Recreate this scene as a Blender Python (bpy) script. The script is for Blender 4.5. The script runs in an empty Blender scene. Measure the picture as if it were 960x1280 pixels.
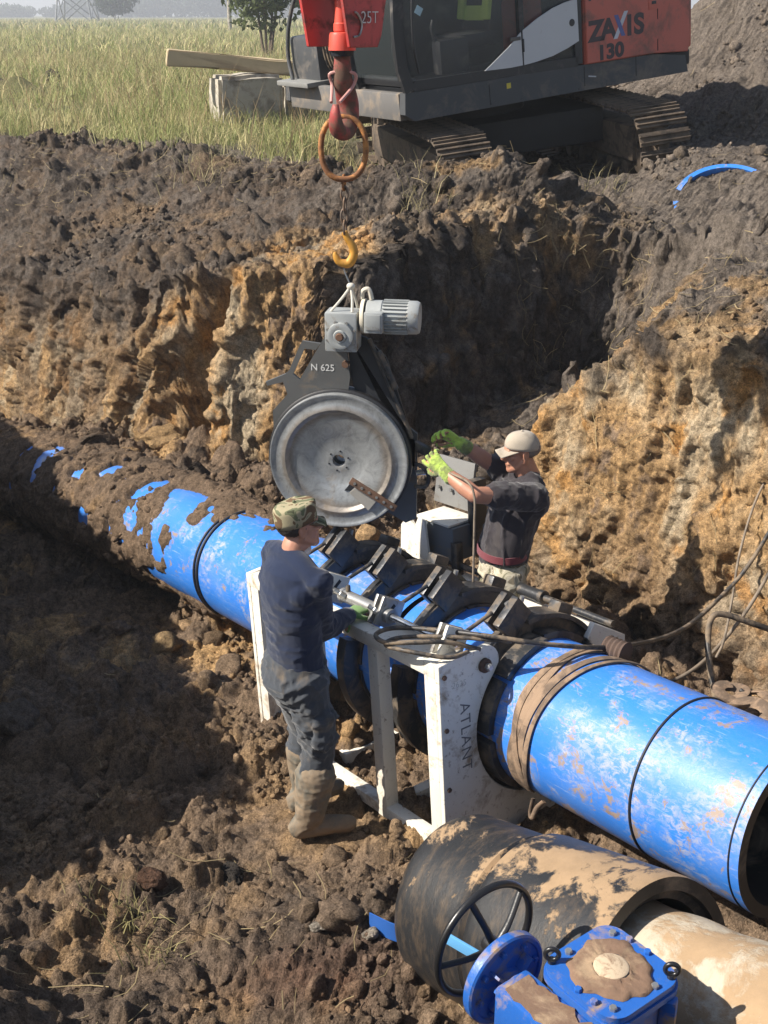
import bpy, bmesh, math, random
import numpy as np
from mathutils import Matrix, Vector

# ------------------------------------------------------------------ camera, sky, sun, exposure
SC = bpy.context.scene
COL = SC.collection
F_PX, HORIZON = 1500.0, 18.0
PITCH = math.atan((640 - HORIZON) / F_PX)
CAM = np.array([0.0, 0.0, 3.66])
cam_d = bpy.data.cameras.new('camera'); cam_o = bpy.data.objects.new('camera', cam_d); COL.objects.link(cam_o)
cam_o.location = CAM; cam_o.rotation_euler = (math.pi / 2 - PITCH, 0, 0)
cam_d.sensor_fit = 'VERTICAL'; cam_d.sensor_height = 36.0; cam_d.sensor_width = 27.0
cam_d.lens = F_PX / 1280 * 36.0; cam_d.clip_start = 0.05; cam_d.clip_end = 4000
SC.camera = cam_o

SUN_TRAVEL = np.array([0.985, 0.17, 0.0]); SUN_TRAVEL /= np.linalg.norm(SUN_TRAVEL)
SUN_EL = math.radians(40.5)
W = bpy.data.worlds.new('World'); SC.world = W; W.use_nodes = True
nt = W.node_tree; nt.nodes.clear()
wo = nt.nodes.new('ShaderNodeOutputWorld'); bg = nt.nodes.new('ShaderNodeBackground'); sky = nt.nodes.new('ShaderNodeTexSky')
sky.sky_type = 'NISHITA'; sky.sun_disc = False; sky.sun_elevation = SUN_EL
sky.sun_rotation = math.atan2(-SUN_TRAVEL[0], -SUN_TRAVEL[1])
sky.air_density = 1.0; sky.dust_density = 1.2; sky.ozone_density = 1.0
bg.inputs['Strength'].default_value = 0.072
nt.links.new(sky.outputs[0], bg.inputs[0]); nt.links.new(bg.outputs[0], wo.inputs[0])
sun_d = bpy.data.lights.new('sun', 'SUN'); sun_d.energy = 5.0; sun_d.angle = math.radians(0.55); sun_d.color = (1.0, 0.925, 0.82)
sun_o = bpy.data.objects.new('sun', sun_d); COL.objects.link(sun_o)
_t = Vector((SUN_TRAVEL[0] * math.cos(SUN_EL), SUN_TRAVEL[1] * math.cos(SUN_EL), -math.sin(SUN_EL)))
sun_o.rotation_euler = _t.to_track_quat('-Z', 'Y').to_euler(); sun_o.location = (-20, 0, 20)
SC.view_settings.view_transform = 'Standard'; SC.view_settings.look = 'None'
SC.view_settings.gamma = 1.0; SC.view_settings.exposure = 0.95; SC.view_settings.use_curve_mapping = False
SC.render.engine = 'CYCLES'
try:
    SC.cycles.use_denoising = True; SC.cycles.denoiser = 'OPENIMAGEDENOISE'
except Exception: pass
SC.cycles.use_adaptive_sampling = True; SC.cycles.adaptive_threshold = .012; SC.cycles.max_bounces = 5; SC.cycles.transparent_max_bounces = 12
SC.cycles.caustics_reflective = False; SC.cycles.caustics_refractive = False

_R, _U, _F = np.array([1, 0, 0]), np.array([0, math.sin(PITCH), math.cos(PITCH)]), np.array([0, math.cos(PITCH), -math.sin(PITCH)])
def at(u, v, d):
    """a point of the photograph at depth d metres, in the world"""
    return CAM + d * (_F + (u - 480) / F_PX * _R - (v - 640) / F_PX * _U)

# ------------------------------------------------------------------ noise
_rng = np.random.RandomState(7)
_perm = np.concatenate([_rng.permutation(256)] * 3).astype(np.int32)
_val = _rng.rand(256).astype(np.float32) * 2 - 1
_off = _rng.rand(256, 3).astype(np.float32)
def vnoise(P, freq=1.0, seed=0):
    Q = np.asarray(P, dtype=np.float32) * np.float32(freq) + np.float32(seed * 17.37 + 1000)
    I = np.floor(Q).astype(np.int32); f = Q - I; f = f * f * f * (f * (f * 6 - 15) + 10)
    x, y, z = I[:, 0] & 255, I[:, 1] & 255, I[:, 2] & 255
    X0 = _perm[x]; X1 = _perm[(x + 1) & 255]; y1 = (y + 1) & 255; z1 = (z + 1) & 255
    def h(a, b, c): return _val[_perm[(_perm[(a + b) & 255] + c) & 255]]
    fx, fy, fz = f[:, 0], f[:, 1], f[:, 2]
    a = h(X0, y, z) * (1 - fx) + h(X1, y, z) * fx; b = h(X0, y1, z) * (1 - fx) + h(X1, y1, z) * fx
    c = h(X0, y, z1) * (1 - fx) + h(X1, y, z1) * fx; d = h(X0, y1, z1) * (1 - fx) + h(X1, y1, z1) * fx
    return (a * (1 - fy) + b * fy) * (1 - fz) + (c * (1 - fy) + d * fy) * fz
def fbm(P, freq, oct=4, gain=0.5, seed=0, ridged=False):
    r = np.zeros(len(P), np.float32); a = 1.0; t = 0
    for i in range(oct):
        n = vnoise(P, freq * 2.03 ** i, seed + i)
        if ridged: n = 1 - 2 * np.abs(n)
        r += a * n; t += a; a *= gain
    return r / t
def domes(P, freq, seed=0, keep=0.6):
    """rounded clods: height 0..1 of the nearest randomly placed lumps"""
    Q = np.asarray(P, dtype=np.float32) * np.float32(freq) + np.float32(seed * 9.73 + 500)
    B = np.floor(Q - 0.5).astype(np.int32); best = np.zeros(len(Q), np.float32)
    for i in (0, 1):
        for j in (0, 1):
            for k in (0, 1):
                C = B + np.array([i, j, k], np.int32)
                hh = _perm[(_perm[(_perm[C[:, 0] & 255] + (C[:, 1] & 255)) & 255] + (C[:, 2] & 255)) & 255]
                o = _off[hh]; d = C + 0.5 + (o - 0.5) * 0.7 - Q
                r2 = (0.28 + 0.42 * _off[(hh + 91) & 255, 0]) ** 2
                on = _off[(hh + 37) & 255, 1] < keep
                best = np.maximum(best, np.where(on, np.sqrt(np.clip(r2 - (d * d).sum(1), 0, None)), 0))
    return best * 1.5
def facets(P, freq, seed=0, tilt=.9):
    """broken faces: each random cell is its own tilted, stepped plane"""
    Q = np.asarray(P, dtype=np.float32) * np.float32(freq) + np.float32(seed * 5.31 + 700)
    B = np.floor(Q - 0.5).astype(np.int32); bd = np.full(len(Q), 9e9, np.float32); val = np.zeros(len(Q), np.float32)
    for i in (0, 1):
        for j in (0, 1):
            for k in (0, 1):
                C = B + np.array([i, j, k], np.int32)
                hh = _perm[(_perm[(_perm[C[:, 0] & 255] + (C[:, 1] & 255)) & 255] + (C[:, 2] & 255)) & 255]
                d = Q - (C + 0.5 + (_off[hh] - 0.5) * 0.8); d2 = (d * d).sum(1); v = (_off[(hh + 53) & 255, 2] - .5) + tilt * (d * (_off[(hh + 11) & 255] - .5)).sum(1)
                m = d2 < bd; bd = np.where(m, d2, bd); val = np.where(m, v, val)
    return val
def sstep(a, b, x):
    t = np.clip((x - a) / (b - a), 0, 1); return t * t * (3 - 2 * t)

# ------------------------------------------------------------------ mesh helpers
class MB:
    """collects faces that belong to ONE piece"""
    def __init__(s): s.v = []; s.f = []; s.n = 0
    def add(s, v, f):
        v = np.asarray(v, float).reshape(-1, 3); s.v.append(v); s.f += [tuple(int(i) + s.n for i in q) for q in f]; s.n += len(v); return s
    def box(s, c, d, R=None, ch=0.0):
        hx, hy, hz = [x / 2 for x in d]
        if ch <= 0:
            v = np.array([[x * hx, y * hy, z * hz] for x in (-1, 1) for y in (-1, 1) for z in (-1, 1)])
            f = [(0, 1, 3, 2), (4, 6, 7, 5), (0, 4, 5, 1), (2, 3, 7, 6), (0, 2, 6, 4), (1, 5, 7, 3)]
        else:
            ch = min(ch, hx * .9, hy * .9, hz * .9)
            bm = bmesh.new(); bmesh.ops.create_cube(bm, size=1)
            for q in bm.verts: q.co = (q.co.x * d[0], q.co.y * d[1], q.co.z * d[2])
            bmesh.ops.bevel(bm, geom=list(bm.edges), offset=ch, segments=2, affect='EDGES', profile=0.6)
            bm.verts.index_update(); v = np.array([q.co[:] for q in bm.verts]); f = [[q.index for q in p.verts] for p in bm.faces]; bm.free()
        if R is not None: v = v @ np.asarray(R, float).T
        return s.add(v + np.asarray(c, float), f)
    def tube(s, path, r, n=10, close=False, caps=True, flat=None, up=None):
        """sweep a circle (or an ellipse: flat = (rx, ry) factors) along a path; r one value or one per point"""
        p = np.asarray(path, float); m = len(p); r = np.broadcast_to(np.asarray(r, float), (m,))
        t = np.gradient(p, axis=0) if not close else np.roll(p, -1, 0) - np.roll(p, 1, 0)
        t /= np.linalg.norm(t, axis=1)[:, None] + 1e-12
        u = np.array(up, float) if up is not None else (np.array([0, 0, 1.0]) if abs(t[0][2]) < .9 else np.array([1.0, 0, 0]))
        ring = []; fx, fy = flat or (1, 1)
        for i in range(m):
            if up is None or True:
                a = np.cross(u, t[i]); na = np.linalg.norm(a)
                if na < 1e-6: a = np.array([1.0, 0, 0]); na = 1
                a /= na; b = np.cross(t[i], a)
                if up is None: u = b
            th = np.arange(n) * 2 * math.pi / n
            ring.append(p[i] + r[i] * (np.cos(th)[:, None] * a * fx + np.sin(th)[:, None] * b * fy))
        v = np.concatenate(ring); f = []
        for i in range(m if close else m - 1):
            j = (i + 1) % m
            for k in range(n): k2 = (k + 1) % n; f.append((i * n + k, i * n + k2, j * n + k2, j * n + k))
        if caps and not close: f.append(tuple(range(n - 1, -1, -1))); f.append(tuple((m - 1) * n + k for k in range(n)))
        return s.add(v, f)
    def cyl(s, p0, p1, r0, r1=None, n=16): return s.tube([p0, p1], [r0, r0 if r1 is None else r1], n)
    def lathe(s, prof, o=(0, 0, 0), ax=(0, 0, 1), n=32, close_prof=False, a0=0, a1=None):
        """turn a profile of (radius, along) pairs round an axis"""
        ax = np.asarray(ax, float); ax /= np.linalg.norm(ax)
        e = np.cross(ax, [0, 0, 1.0] if abs(ax[2]) < .9 else [1.0, 0, 0]); e /= np.linalg.norm(e); g = np.cross(ax, e)
        full = a1 is None; th = np.linspace(a0, 2 * math.pi if full else a1, n + 1); th = th[:-1] if full else th
        m = len(prof); v = []
        for a in th:
            d = math.cos(a) * e + math.sin(a) * g
            for (r, h) in prof: v.append(np.asarray(o) + d * r + ax * h)
        f = []; N = len(th)
        for i in range(N if full else N - 1):
            j = (i + 1) % N
            for k in range(m if close_prof else m - 1):
                k2 = (k + 1) % m; f.append((i * m + k, j * m + k, j * m + k2, i * m + k2))
        if not full and close_prof: f.append(tuple(range(m))); f.append(tuple((N - 1) * m + k for k in range(m - 1, -1, -1)))
        return s.add(v, f)
    def prism(s, poly, t, M=None):
        """a 2-D outline (x, y) extruded by t along its z, then moved by M"""
        n = len(poly); p = np.array([[x, y, 0] for x, y in poly] + [[x, y, t] for x, y in poly], float)
        f = [tuple(range(n - 1, -1, -1)), tuple(range(n, 2 * n))] + [(i, (i + 1) % n, n + (i + 1) % n, n + i) for i in range(n)]
        if M is not None: M = np.asarray(M, float); p = p @ M[:3, :3].T + M[:3, 3]
        return s.add(p, f)
    def ball(s, c, r, n=14, m=9, R=None):
        r = np.broadcast_to(np.asarray(r, float), (3,)); v = []; f = []
        for i in range(1, m):
            ph = math.pi * i / m
            for k in range(n): th = 2 * math.pi * k / n; v.append([math.sin(ph) * math.cos(th), math.sin(ph) * math.sin(th), math.cos(ph)])
        v += [[0, 0, 1], [0, 0, -1]]; T = (m - 1) * n
        for i in range(m - 2):
            for k in range(n): k2 = (k + 1) % n; f.append((i * n + k, (i + 1) * n + k, (i + 1) * n + k2, i * n + k2))
        for k in range(n): k2 = (k + 1) % n; f.append((T, k, k2)); f.append((T + 1, (m - 2) * n + k2, (m - 2) * n + k))
        v = np.array(v) * r
        if R is not None: v = v @ np.asarray(R, float).T
        return s.add(v + np.asarray(c, float), f)
    def verts(s): return np.concatenate(s.v)
    def build(s, name, mat, parent=None, smooth=35, fix=True):
        me = bpy.data.meshes.new(name); me.from_pydata(s.verts().tolist(), [], s.f); me.validate()
        if fix:
            bm = bmesh.new(); bm.from_mesh(me); bmesh.ops.recalc_face_normals(bm, faces=bm.faces); bm.to_mesh(me); bm.free()
        return link(name, me, mat, parent, smooth)
def link(name, me, mat, parent=None, smooth=35):
    if mat is not None: me.materials.append(mat)
    if smooth:
        me.polygons.foreach_set('use_smooth', [True] * len(me.polygons))
        if smooth < 180:
            try: me.set_sharp_from_angle(angle=math.radians(smooth))
            except Exception: pass
    o = bpy.data.objects.new(name, me); COL.objects.link(o); o.parent = parent
    return o
def rot(ax, deg): return np.array(Matrix.Rotation(math.radians(deg), 3, ax))
def frame(o, x, z=(0, 0, 1)):
    """4x4 whose x axis is x and whose z axis is as near z as can be"""
    x = np.asarray(x, float); x = x / np.linalg.norm(x); z = np.asarray(z, float); z = z - x * z.dot(x); z /= np.linalg.norm(z); y = np.cross(z, x)
    M = np.eye(4); M[:3, 0], M[:3, 1], M[:3, 2], M[:3, 3] = x, y, z, o; return M
def app(M, p): M = np.asarray(M); p = np.asarray(p, float); return p @ M[:3, :3].T + M[:3, 3]
def tag(o, label=None, cat=None, group=None, kind=None):
    if label: o['label'] = label
    if cat: o['category'] = cat
    if group: o['group'] = group
    if kind: o['kind'] = kind
    return o
def thing(name, label, cat, M=None, group=None):
    o = bpy.data.objects.new(name, None); COL.objects.link(o); o.empty_display_size = .1
    if M is not None:
        M = np.asarray(M, float)
        o.matrix_world = Matrix(M.tolist()) if M.shape == (4, 4) else Matrix.Translation(Vector(M))
    return tag(o, label, cat, group)
def sp(pts, n=8):
    """smooth (Catmull-Rom) path through points"""
    p = np.asarray(pts, float); q = np.concatenate([[2 * p[0] - p[1]], p, [2 * p[-1] - p[-2]]]); out = []
    for i in range(1, len(q) - 2):
        for k in range(n):
            t = k / n; a, b, c, d = q[i - 1], q[i], q[i + 1], q[i + 2]
            out.append(.5 * (2 * b + (c - a) * t + (2 * a - 5 * b + 4 * c - d) * t * t + (3 * b - a - 3 * c + d) * t ** 3))
    out.append(p[-1]); return np.array(out)
def text_mesh(body, size, bold=0.0, shear=0.0, depth=0.002, space=1.0):
    cu = bpy.data.curves.new('lettering', 'FONT'); cu.body = body; cu.size = size; cu.offset = bold; cu.shear = shear; cu.extrude = depth
    cu.align_x = 'CENTER'; cu.align_y = 'CENTER'; cu.space_character = space
    o = bpy.data.objects.new('lettering', cu); COL.objects.link(o); dg = bpy.context.evaluated_depsgraph_get()
    me = bpy.data.meshes.new_from_object(o.evaluated_get(dg)); bpy.data.objects.remove(o); bpy.data.curves.remove(cu); me.materials.clear(); return me
def lettering(name, body, size, M, mat, parent, **k):
    me = text_mesh(body, size, **k); me.transform(Matrix(np.asarray(M).tolist())); return link(name, me, mat, parent, 0)

# ------------------------------------------------------------------ materials
def N(nt, t, **k):
    n = nt.nodes.new(t)
    for a, b in k.items(): setattr(n, a, b)
    return n
def newmat(name):
    m = bpy.data.materials.new(name); m.use_nodes = True; nt = m.node_tree; return m, nt, nt.nodes['Principled BSDF']
def noise_node(nt, scale, detail=6, rough=.6, src=None, stretch=None, dist=0.0):
    n = N(nt, 'ShaderNodeTexNoise'); n.inputs['Scale'].default_value = scale; n.inputs['Detail'].default_value = detail
    n.inputs['Roughness'].default_value = rough; n.inputs['Distortion'].default_value = dist
    c = src or N(nt, 'ShaderNodeTexCoord').outputs['Object']
    if stretch:
        mp = N(nt, 'ShaderNodeMapping'); mp.inputs['Scale'].default_value = stretch; nt.links.new(c, mp.inputs[0]); c = mp.outputs[0]
    nt.links.new(c, n.inputs['Vector']); return n.outputs['Fac']
def ramp(nt, fac, stops):
    r = N(nt, 'ShaderNodeValToRGB'); e = r.color_ramp.elements
    while len(e) < len(stops): e.new(.5)
    for i, (p, c) in enumerate(stops): e[i].position = p; e[i].color = (*c, 1) if len(c) == 3 else c
    nt.links.new(fac, r.inputs[0]); return r.outputs[0]
def g(v): return (v, v, v)
def mix(nt, fac, a, b, mode='MIX'):
    m = N(nt, 'ShaderNodeMix', data_type='RGBA', blend_type=mode)
    for s, x in ((0, fac), (6, a), (7, b)):
        if hasattr(x, 'links'): nt.links.new(x, m.inputs[s])
        elif isinstance(x, (int, float)): m.inputs[s].default_value = x
        else: m.inputs[s].default_value = (*x, 1)
    return m.outputs[2]
def bump(nt, bsdf, fac, strength, dist, prev=None):
    b = N(nt, 'ShaderNodeBump'); b.inputs['Strength'].default_value = strength; b.inputs['Distance'].default_value = dist
    nt.links.new(fac, b.inputs['Height'])
    if prev is not None: nt.links.new(prev, b.inputs['Normal'])
    nt.links.new(b.outputs[0], bsdf.inputs['Normal']); return b.outputs[0]
def paint(name, col, rough=.5, metal=0.0, var=.25, dirt=None, dirt_amt=.5, dirt_scale=4.0, bmp=.15, spec=.5, stretch=None, fine=60.0, dirt2=None):
    """painted / moulded surface: base colour with slight variation, dirt patches and wear with soft edges, fine relief"""
    m, nt, b = newmat(name); L = nt.links
    n1 = noise_node(nt, 3.1, 5, .6); c = mix(nt, n1, tuple(x * (1 - var) for x in col), tuple(min(1, x * (1 + var)) for x in col))
    rg = rough
    if dirt is not None:
        d = noise_node(nt, dirt_scale, 9, .68, stretch=stretch, dist=.4)
        lo = .72 - dirt_amt * .45
        f = ramp(nt, d, [(lo - .06, g(0)), (lo + .07, g(1))])
        n3 = noise_node(nt, 30, 6, .7); dc = mix(nt, n3, tuple(x * .65 for x in dirt), tuple(min(1, x * 1.3) for x in dirt))
        c = mix(nt, f, c, dc); r2 = mix(nt, f, g(rough), g(.9)); L.new(r2, b.inputs['Roughness'])
    else: b.inputs['Roughness'].default_value = rough
    if dirt2 is not None:
        d2 = noise_node(nt, dirt_scale * 5.3, 6, .75); f2 = ramp(nt, d2, [(.58, g(0)), (.68, g(1))]); c = mix(nt, f2, c, dirt2)
    L.new(c, b.inputs['Base Color']); b.inputs['Metallic'].default_value = metal; b.inputs['Specular IOR Level'].default_value = spec
    n2 = noise_node(nt, fine, 5, .65); bump(nt, b, n2, bmp, .004)
    return m
# ------------------------------------------------------------------ trench layout: s runs along the pipe away from the camera, b across it (plus = near bank)
P1 = np.array([1.017, 4.55]); UH = np.array([-.607, .794]); UH /= np.linalg.norm(UH); BH = np.array([-UH[1], UH[0]])
SLOPE = .094
def to_sb(x, y):
    dx, dy = x - P1[0], y - P1[1]; return dx * UH[0] + dy * UH[1], dx * BH[0] + dy * BH[1]
def sb(s, b, z): return np.array([P1[0] + UH[0] * s + BH[0] * b, P1[1] + UH[1] * s + BH[1] * b, z])
def axis_z(s): return .66 - SLOPE * s - .011 * np.clip(np.asarray(s) - 3.0, 0, 6) ** 2
FIELD = 2.2
EX_C = np.array([.965, 13.7, 1.98]); EX_E = np.array([.86, .51]); EX_E /= np.linalg.norm(EX_E); EX_TILT = 7.0

SX = [-6, -3, .3, 1.6, 2.1, 2.5, 2.95, 3.4, 3.75, 3.95, 4.4, 5.0, 6.5, 9.5, 13, 30]
W_ = [-2.1, -1.6, -1.40, -1.55, -1.62, -1.65, -1.65, -1.65, -1.6, -1.5, -1.15, -.80, -.52, -.5, -.5, -.5]
R_ = [-3.6, -3.2, -2.75, -2.55, -2.7, -3.0, -3.4, -3.7, -3.9, -4.0, -4.1, -4.25, -4.0, -2.5, -2.1, -2.1]
ZK = [1.6, 1.7, 1.82, 1.90, 1.85, 1.7, 1.5, 1.5, 1.70, 1.85, 1.88, 1.85, 1.45, 1.15, 1.0, 1.0]
QK = [.4, .35, .30, .30, .3, .3, .25, .25, .3, .33, .34, .34, .40, .45, .5, .5]
def base_height(x, y):
    s, b = to_sb(x, y); P = np.stack([x, y, np.zeros_like(x)], 1)
    wob = .16 * fbm(P, .9, 3, seed=3) + .10 * fbm(P, 3.2, 2, seed=9)
    # narrow vertical notch in the left wall
    notch = .85 * np.exp(-((s - 5.42) / .29) ** 4)
    Wf = np.interp(s, SX, W_) + wob - notch; R = np.interp(s, SX, R_) + wob * 1.5 - notch * .3
    R = np.minimum(R, Wf - .75)
    zk, qk = np.interp(s, SX, ZK), np.interp(s, SX, QK)
    fl = .09 - SLOPE * np.clip(s, -2, 9) + .07 * fbm(P, 1.3, 3, seed=21)
    fl = fl - .10 * sstep(.4, 1.2, b) * sstep(.6, -.8, s)
    fl = fl + .28 * np.exp(-(((b + 1.25) / .35) ** 2)) * sstep(-.4, .6, s) * sstep(4.2, 3.0, s)           # rubble at the wall foot
    fl = fl + .20 * np.exp(-(((x - .0) / .42) ** 2 + ((y - 4.12) / .34) ** 2))                            # mud hump before the welding frame
    q = Wf - b
    t1 = np.clip(q / qk, 0, 1); t2 = np.clip((q - qk) / np.maximum(Wf - R - qk, .15), 0, 1)
    wall = fl + (zk - fl) * (t1 ** .8) + (FIELD - zk) * (t2 ** .85)
    z = np.where(q > 0, wall, fl)
    # deep gully cut back into the wall behind the men: steep left flank, slanting right flank
    wb = wob * 1.3 + .05 * fbm(P, 7, 2, seed=12)
    bb = -b; zn = .38 + .26 * np.clip(bb - 1.5, 0, 4) + 1.8 * np.clip(bb - 3.95 + wb, 0, 3)
    gul = zn + 1.15 * np.clip(2.85 + .10 * (bb - 1.6) - s + wb, 0, 9) + 3.0 * np.clip(s - 3.85 - .04 * (bb - 1.6) - wb, 0, 9)
    z = np.where((q > -.1) & (s > 0) & (s < 5), np.minimum(z, np.maximum(gul, fl)), z)
    # backfill thrown against the far shoulder of the far pipe
    fill = axis_z(s) + .30 + .10 * wob - 3.2 * np.clip(b + .26, 0, 2) - .25 * np.clip(-.5 - b, 0, 2)
    z = np.where((s > 2.9) & (b < .3), np.maximum(z, np.minimum(fill, fl + 1.1 * np.clip(s - 3.0, 0, 1.5))), z)
    # near bank, with a lower gap where the bottom-left corner of the floor lies in the sun
    toe = np.interp(s, [-6, -2, .5, 2.2, 4, 7, 30], [2.35, 2.3, 2.45, 2.5, 2.1, 1.6, 1.5]) + wob * .8
    rim = np.interp(s, [-6, -2, .5, 2.2, 4, 7, 30], [3.25, 3.2, 3.3, 3.4, 3.3, 3.1, 3.0]) + wob * .5
    top = np.interp(s, [-6, -2, -.6, .4, 2.0, 2.75, 5, 7.5, 11, 20], [2.05, 2.05, 1.7, .6, .66, 2.25, 2.5, 3.2, 3.25, 2.4])
    tb = np.clip((b - toe) / (rim - toe), 0, 1); tb = tb * .35 + .65 * tb * tb * (3 - 2 * tb)
    z = np.where(b > toe, fl + (top - fl) * tb, z)
    back = sstep(6.5, 3.8, np.hypot(x + .8, y + .2))
    z = np.where(b > rim, np.where(s < -.6, 2.05, z), z)
    # ---- field side
    far = sstep(0, .8, R - b)
    bumps = .10 * fbm(P, .35, 3, seed=31) + .05 * fbm(P, 1.7, 2, seed=33)
    z = z + far * bumps
    def hump(cx, cy, rx, ry, h, a=0.0):
        ca, sa = math.cos(a), math.sin(a); X = (x - cx) * ca + (y - cy) * sa; Y = -(x - cx) * sa + (y - cy) * ca
        return h * np.exp(-((X / rx) ** 2 + (Y / ry) ** 2))
    z = z + hump(6.3, 17.5, 2.6, 1.9, 2.6) + hump(9.5, 19, 3, 3, 2.6) + hump(4.6, 14.8, 1.2, .9, .55) + hump(3.6, 11.6, 1.2, .8, .30)
    z = z + hump(-8.9, 25.8, 1.0, 1.3, .85) + hump(-7.1, 24.6, .5, .4, .35)
    z = z + hump(1.1, 10.75, .45, .3, .30) + hump(.35, 11.0, .6, .35, .40) + hump(2.1, 11.25, .7, .45, -.16) + hump(-.5, 11.3, .5, .4, .2) + hump(2.35, 10.2, .9, .6, -.38)
    # the pad the excavator has sunk into, nose down
    ex = (x - EX_C[0]) * EX_E[0] + (y - EX_C[1]) * EX_E[1]; ey = (x - EX_C[0]) * EX_E[1] - (y - EX_C[1]) * EX_E[0]
    pad = EX_C[2] + math.tan(math.radians(EX_TILT)) * ex - .05
    hx, hy = .25, -.97; al = (x - EX_C[0]) * hx + (y - EX_C[1]) * hy; la = (x - EX_C[0]) * hy - (y - EX_C[1]) * hx
    inside = sstep(2.25, 1.95, np.abs(al)) * sstep(1.7, 1.35, np.abs(la))
    z = z * (1 - inside) + np.minimum(z, pad) * inside
    return z, dict(s=s, b=b, q=q, Wf=Wf, R=R, far=far, fl=fl, P=P, toe=toe)

# one sheet: rows run across the trench, their points spaced evenly along the profile so that steep faces keep their detail
def grow(start, end, d, k=1.14):
    out = [start]; sg = 1 if end > start else -1
    while (out[-1] - end) * sg < 0: out.append(out[-1] + sg * d); d *= k
    return out[1:]
srow = np.concatenate([grow(-2.2, -1500, .03)[::-1], np.arange(-2.2, -.9, .022), np.arange(-.9, 3.5, .0145), np.arange(3.5, 4.7, .0125), np.arange(4.7, 6.0, .0115), np.arange(6.0, 8.0, .0170), np.arange(8.0, 14.5, .030), grow(14.5, 1800, .035)])
NCOL = 690; bf_ = np.linspace(4.3, -16, 700)
SS, BB = np.meshgrid(srow, bf_, indexing='ij'); pxy = P1[None, :] + SS.ravel()[:, None] * UH + BB.ravel()[:, None] * BH
zf_ = base_height(pxy[:, 0], pxy[:, 1])[0].reshape(SS.shape)
seg = np.hypot(np.diff(BB, axis=1), np.diff(zf_, axis=1)) * (.16 + .16 * sstep(-8, -6, BB[:, 1:]) + .68 * sstep(3.2, 2.4, BB[:, 1:]) * sstep(-4.6, -3.0, BB[:, 1:]))
for _ in range(3): seg = .25 * np.roll(seg, 1, 0) + .5 * seg + .25 * np.roll(seg, -1, 0)          # neighbouring rows keep in step
cum = np.concatenate([np.zeros((len(srow), 1)), np.cumsum(seg, 1)], 1)
brow = np.stack([np.interp(np.linspace(0, c[-1], NCOL), c, bf_) for c in cum])
lead, tail = np.array(grow(4.3, 1200, .05)[::-1]), np.array(grow(-16, -1500, .12))
brow = np.concatenate([np.broadcast_to(lead, (len(srow), len(lead))), brow, np.broadcast_to(tail, (len(srow), len(tail)))], 1)
ny, nx = brow.shape; SSr = np.broadcast_to(srow[:, None], brow.shape)
x0 = (P1[0] + SSr * UH[0] + brow * BH[0]).ravel(); y0 = (P1[1] + SSr * UH[1] + brow * BH[1]).ravel()
z0, T = base_height(x0, y0)
P3 = np.stack([x0, y0, z0], 1).astype(np.float32); G3 = P3.reshape(ny, nx, 3)
du, dv = np.gradient(G3, axis=1), np.gradient(G3, axis=0); CR = np.cross(du, dv).reshape(-1, 3); CELL = np.linalg.norm(CR, axis=1); NRM = CR / (CELL[:, None] + 1e-12)
steep = 1 - sstep(.55, .9, NRM[:, 2])
near = (x0 > -6) & (x0 < 10) & (y0 > 1.5) & (y0 < 21)
I = np.where(near)[0]; Q = P3[I]; st = steep[I]; far = T['far'][I]
warp = np.stack([vnoise(Q, 5, 61), vnoise(Q, 5, 62), vnoise(Q, 5, 63)], 1) * .03
Qw = Q + warp
big = fbm(Qw, 1.6, 3, seed=40); mid = fbm(Qw, 5.5, 4, .55, seed=44); rid = fbm(Qw * np.array([1, 1, .45], np.float32), 4.2, 4, .55, seed=48, ridged=True)
c1 = domes(Qw, 3.6, 1, .5); c2 = domes(Qw, 8.5, 2, .6); c3 = domes(Qw, 19, 3, .65); c4 = domes(Qw, 40, 4, .6)
soil = 1 - far * sstep(13.0, 15.0, Q[:, 1] + .35 * Q[:, 0]) * sstep(1.0, -.5, Q[:, 0] - .16 * (Q[:, 1] - 15))
lump = .13 * c1 + .080 * c2 + (.030 * c3 + .013 * c4) * (.4 + 1.2 * sstep(-.3, .4, fbm(Q, 2.3, 2, seed=79)))
pile = np.clip(.65 + 1.5 * fbm(Q, 1.1, 3, seed=77), .12, 1.3)           # where it is crumbly, where it is cut smooth
wallz = sstep(.0, .25, T['q'][I]) * st
fc1, fc2 = facets(Qw * np.array([1, 1, .55], np.float32), 4.5, 1), facets(Qw * np.array([1, 1, .7], np.float32), 11, 2); fc3 = facets(Qw, 26, 3)
cutface = wallz * sstep(6.2, 5.4, T['s'][I])
amp = lump * (pile * (1 - wallz * .62 - cutface * .30)) + .05 * big + .035 * mid * (1 - .4 * cutface) + wallz * .06 * rid + (.3 + .7 * wallz - .35 * cutface) * (.085 * fc1 + .040 * fc2) + .022 * fc3
foot = np.hypot(x0[I] + .42, y0[I] - 4.8) < .33
amp = np.where(foot, amp * .45, amp) * (.25 + .75 * soil)
# crumbs of slumped dark soil hanging over the rim
D3 = NRM[I] * amp[:, None]; D3[:, 2] += .0
side = fbm(Qw, 3.0, 3, seed=90)
D3[:, :2] += (wallz * side * .10)[:, None] * np.array([.6, .8])
P3[I] += D3.astype(np.float32)

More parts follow.
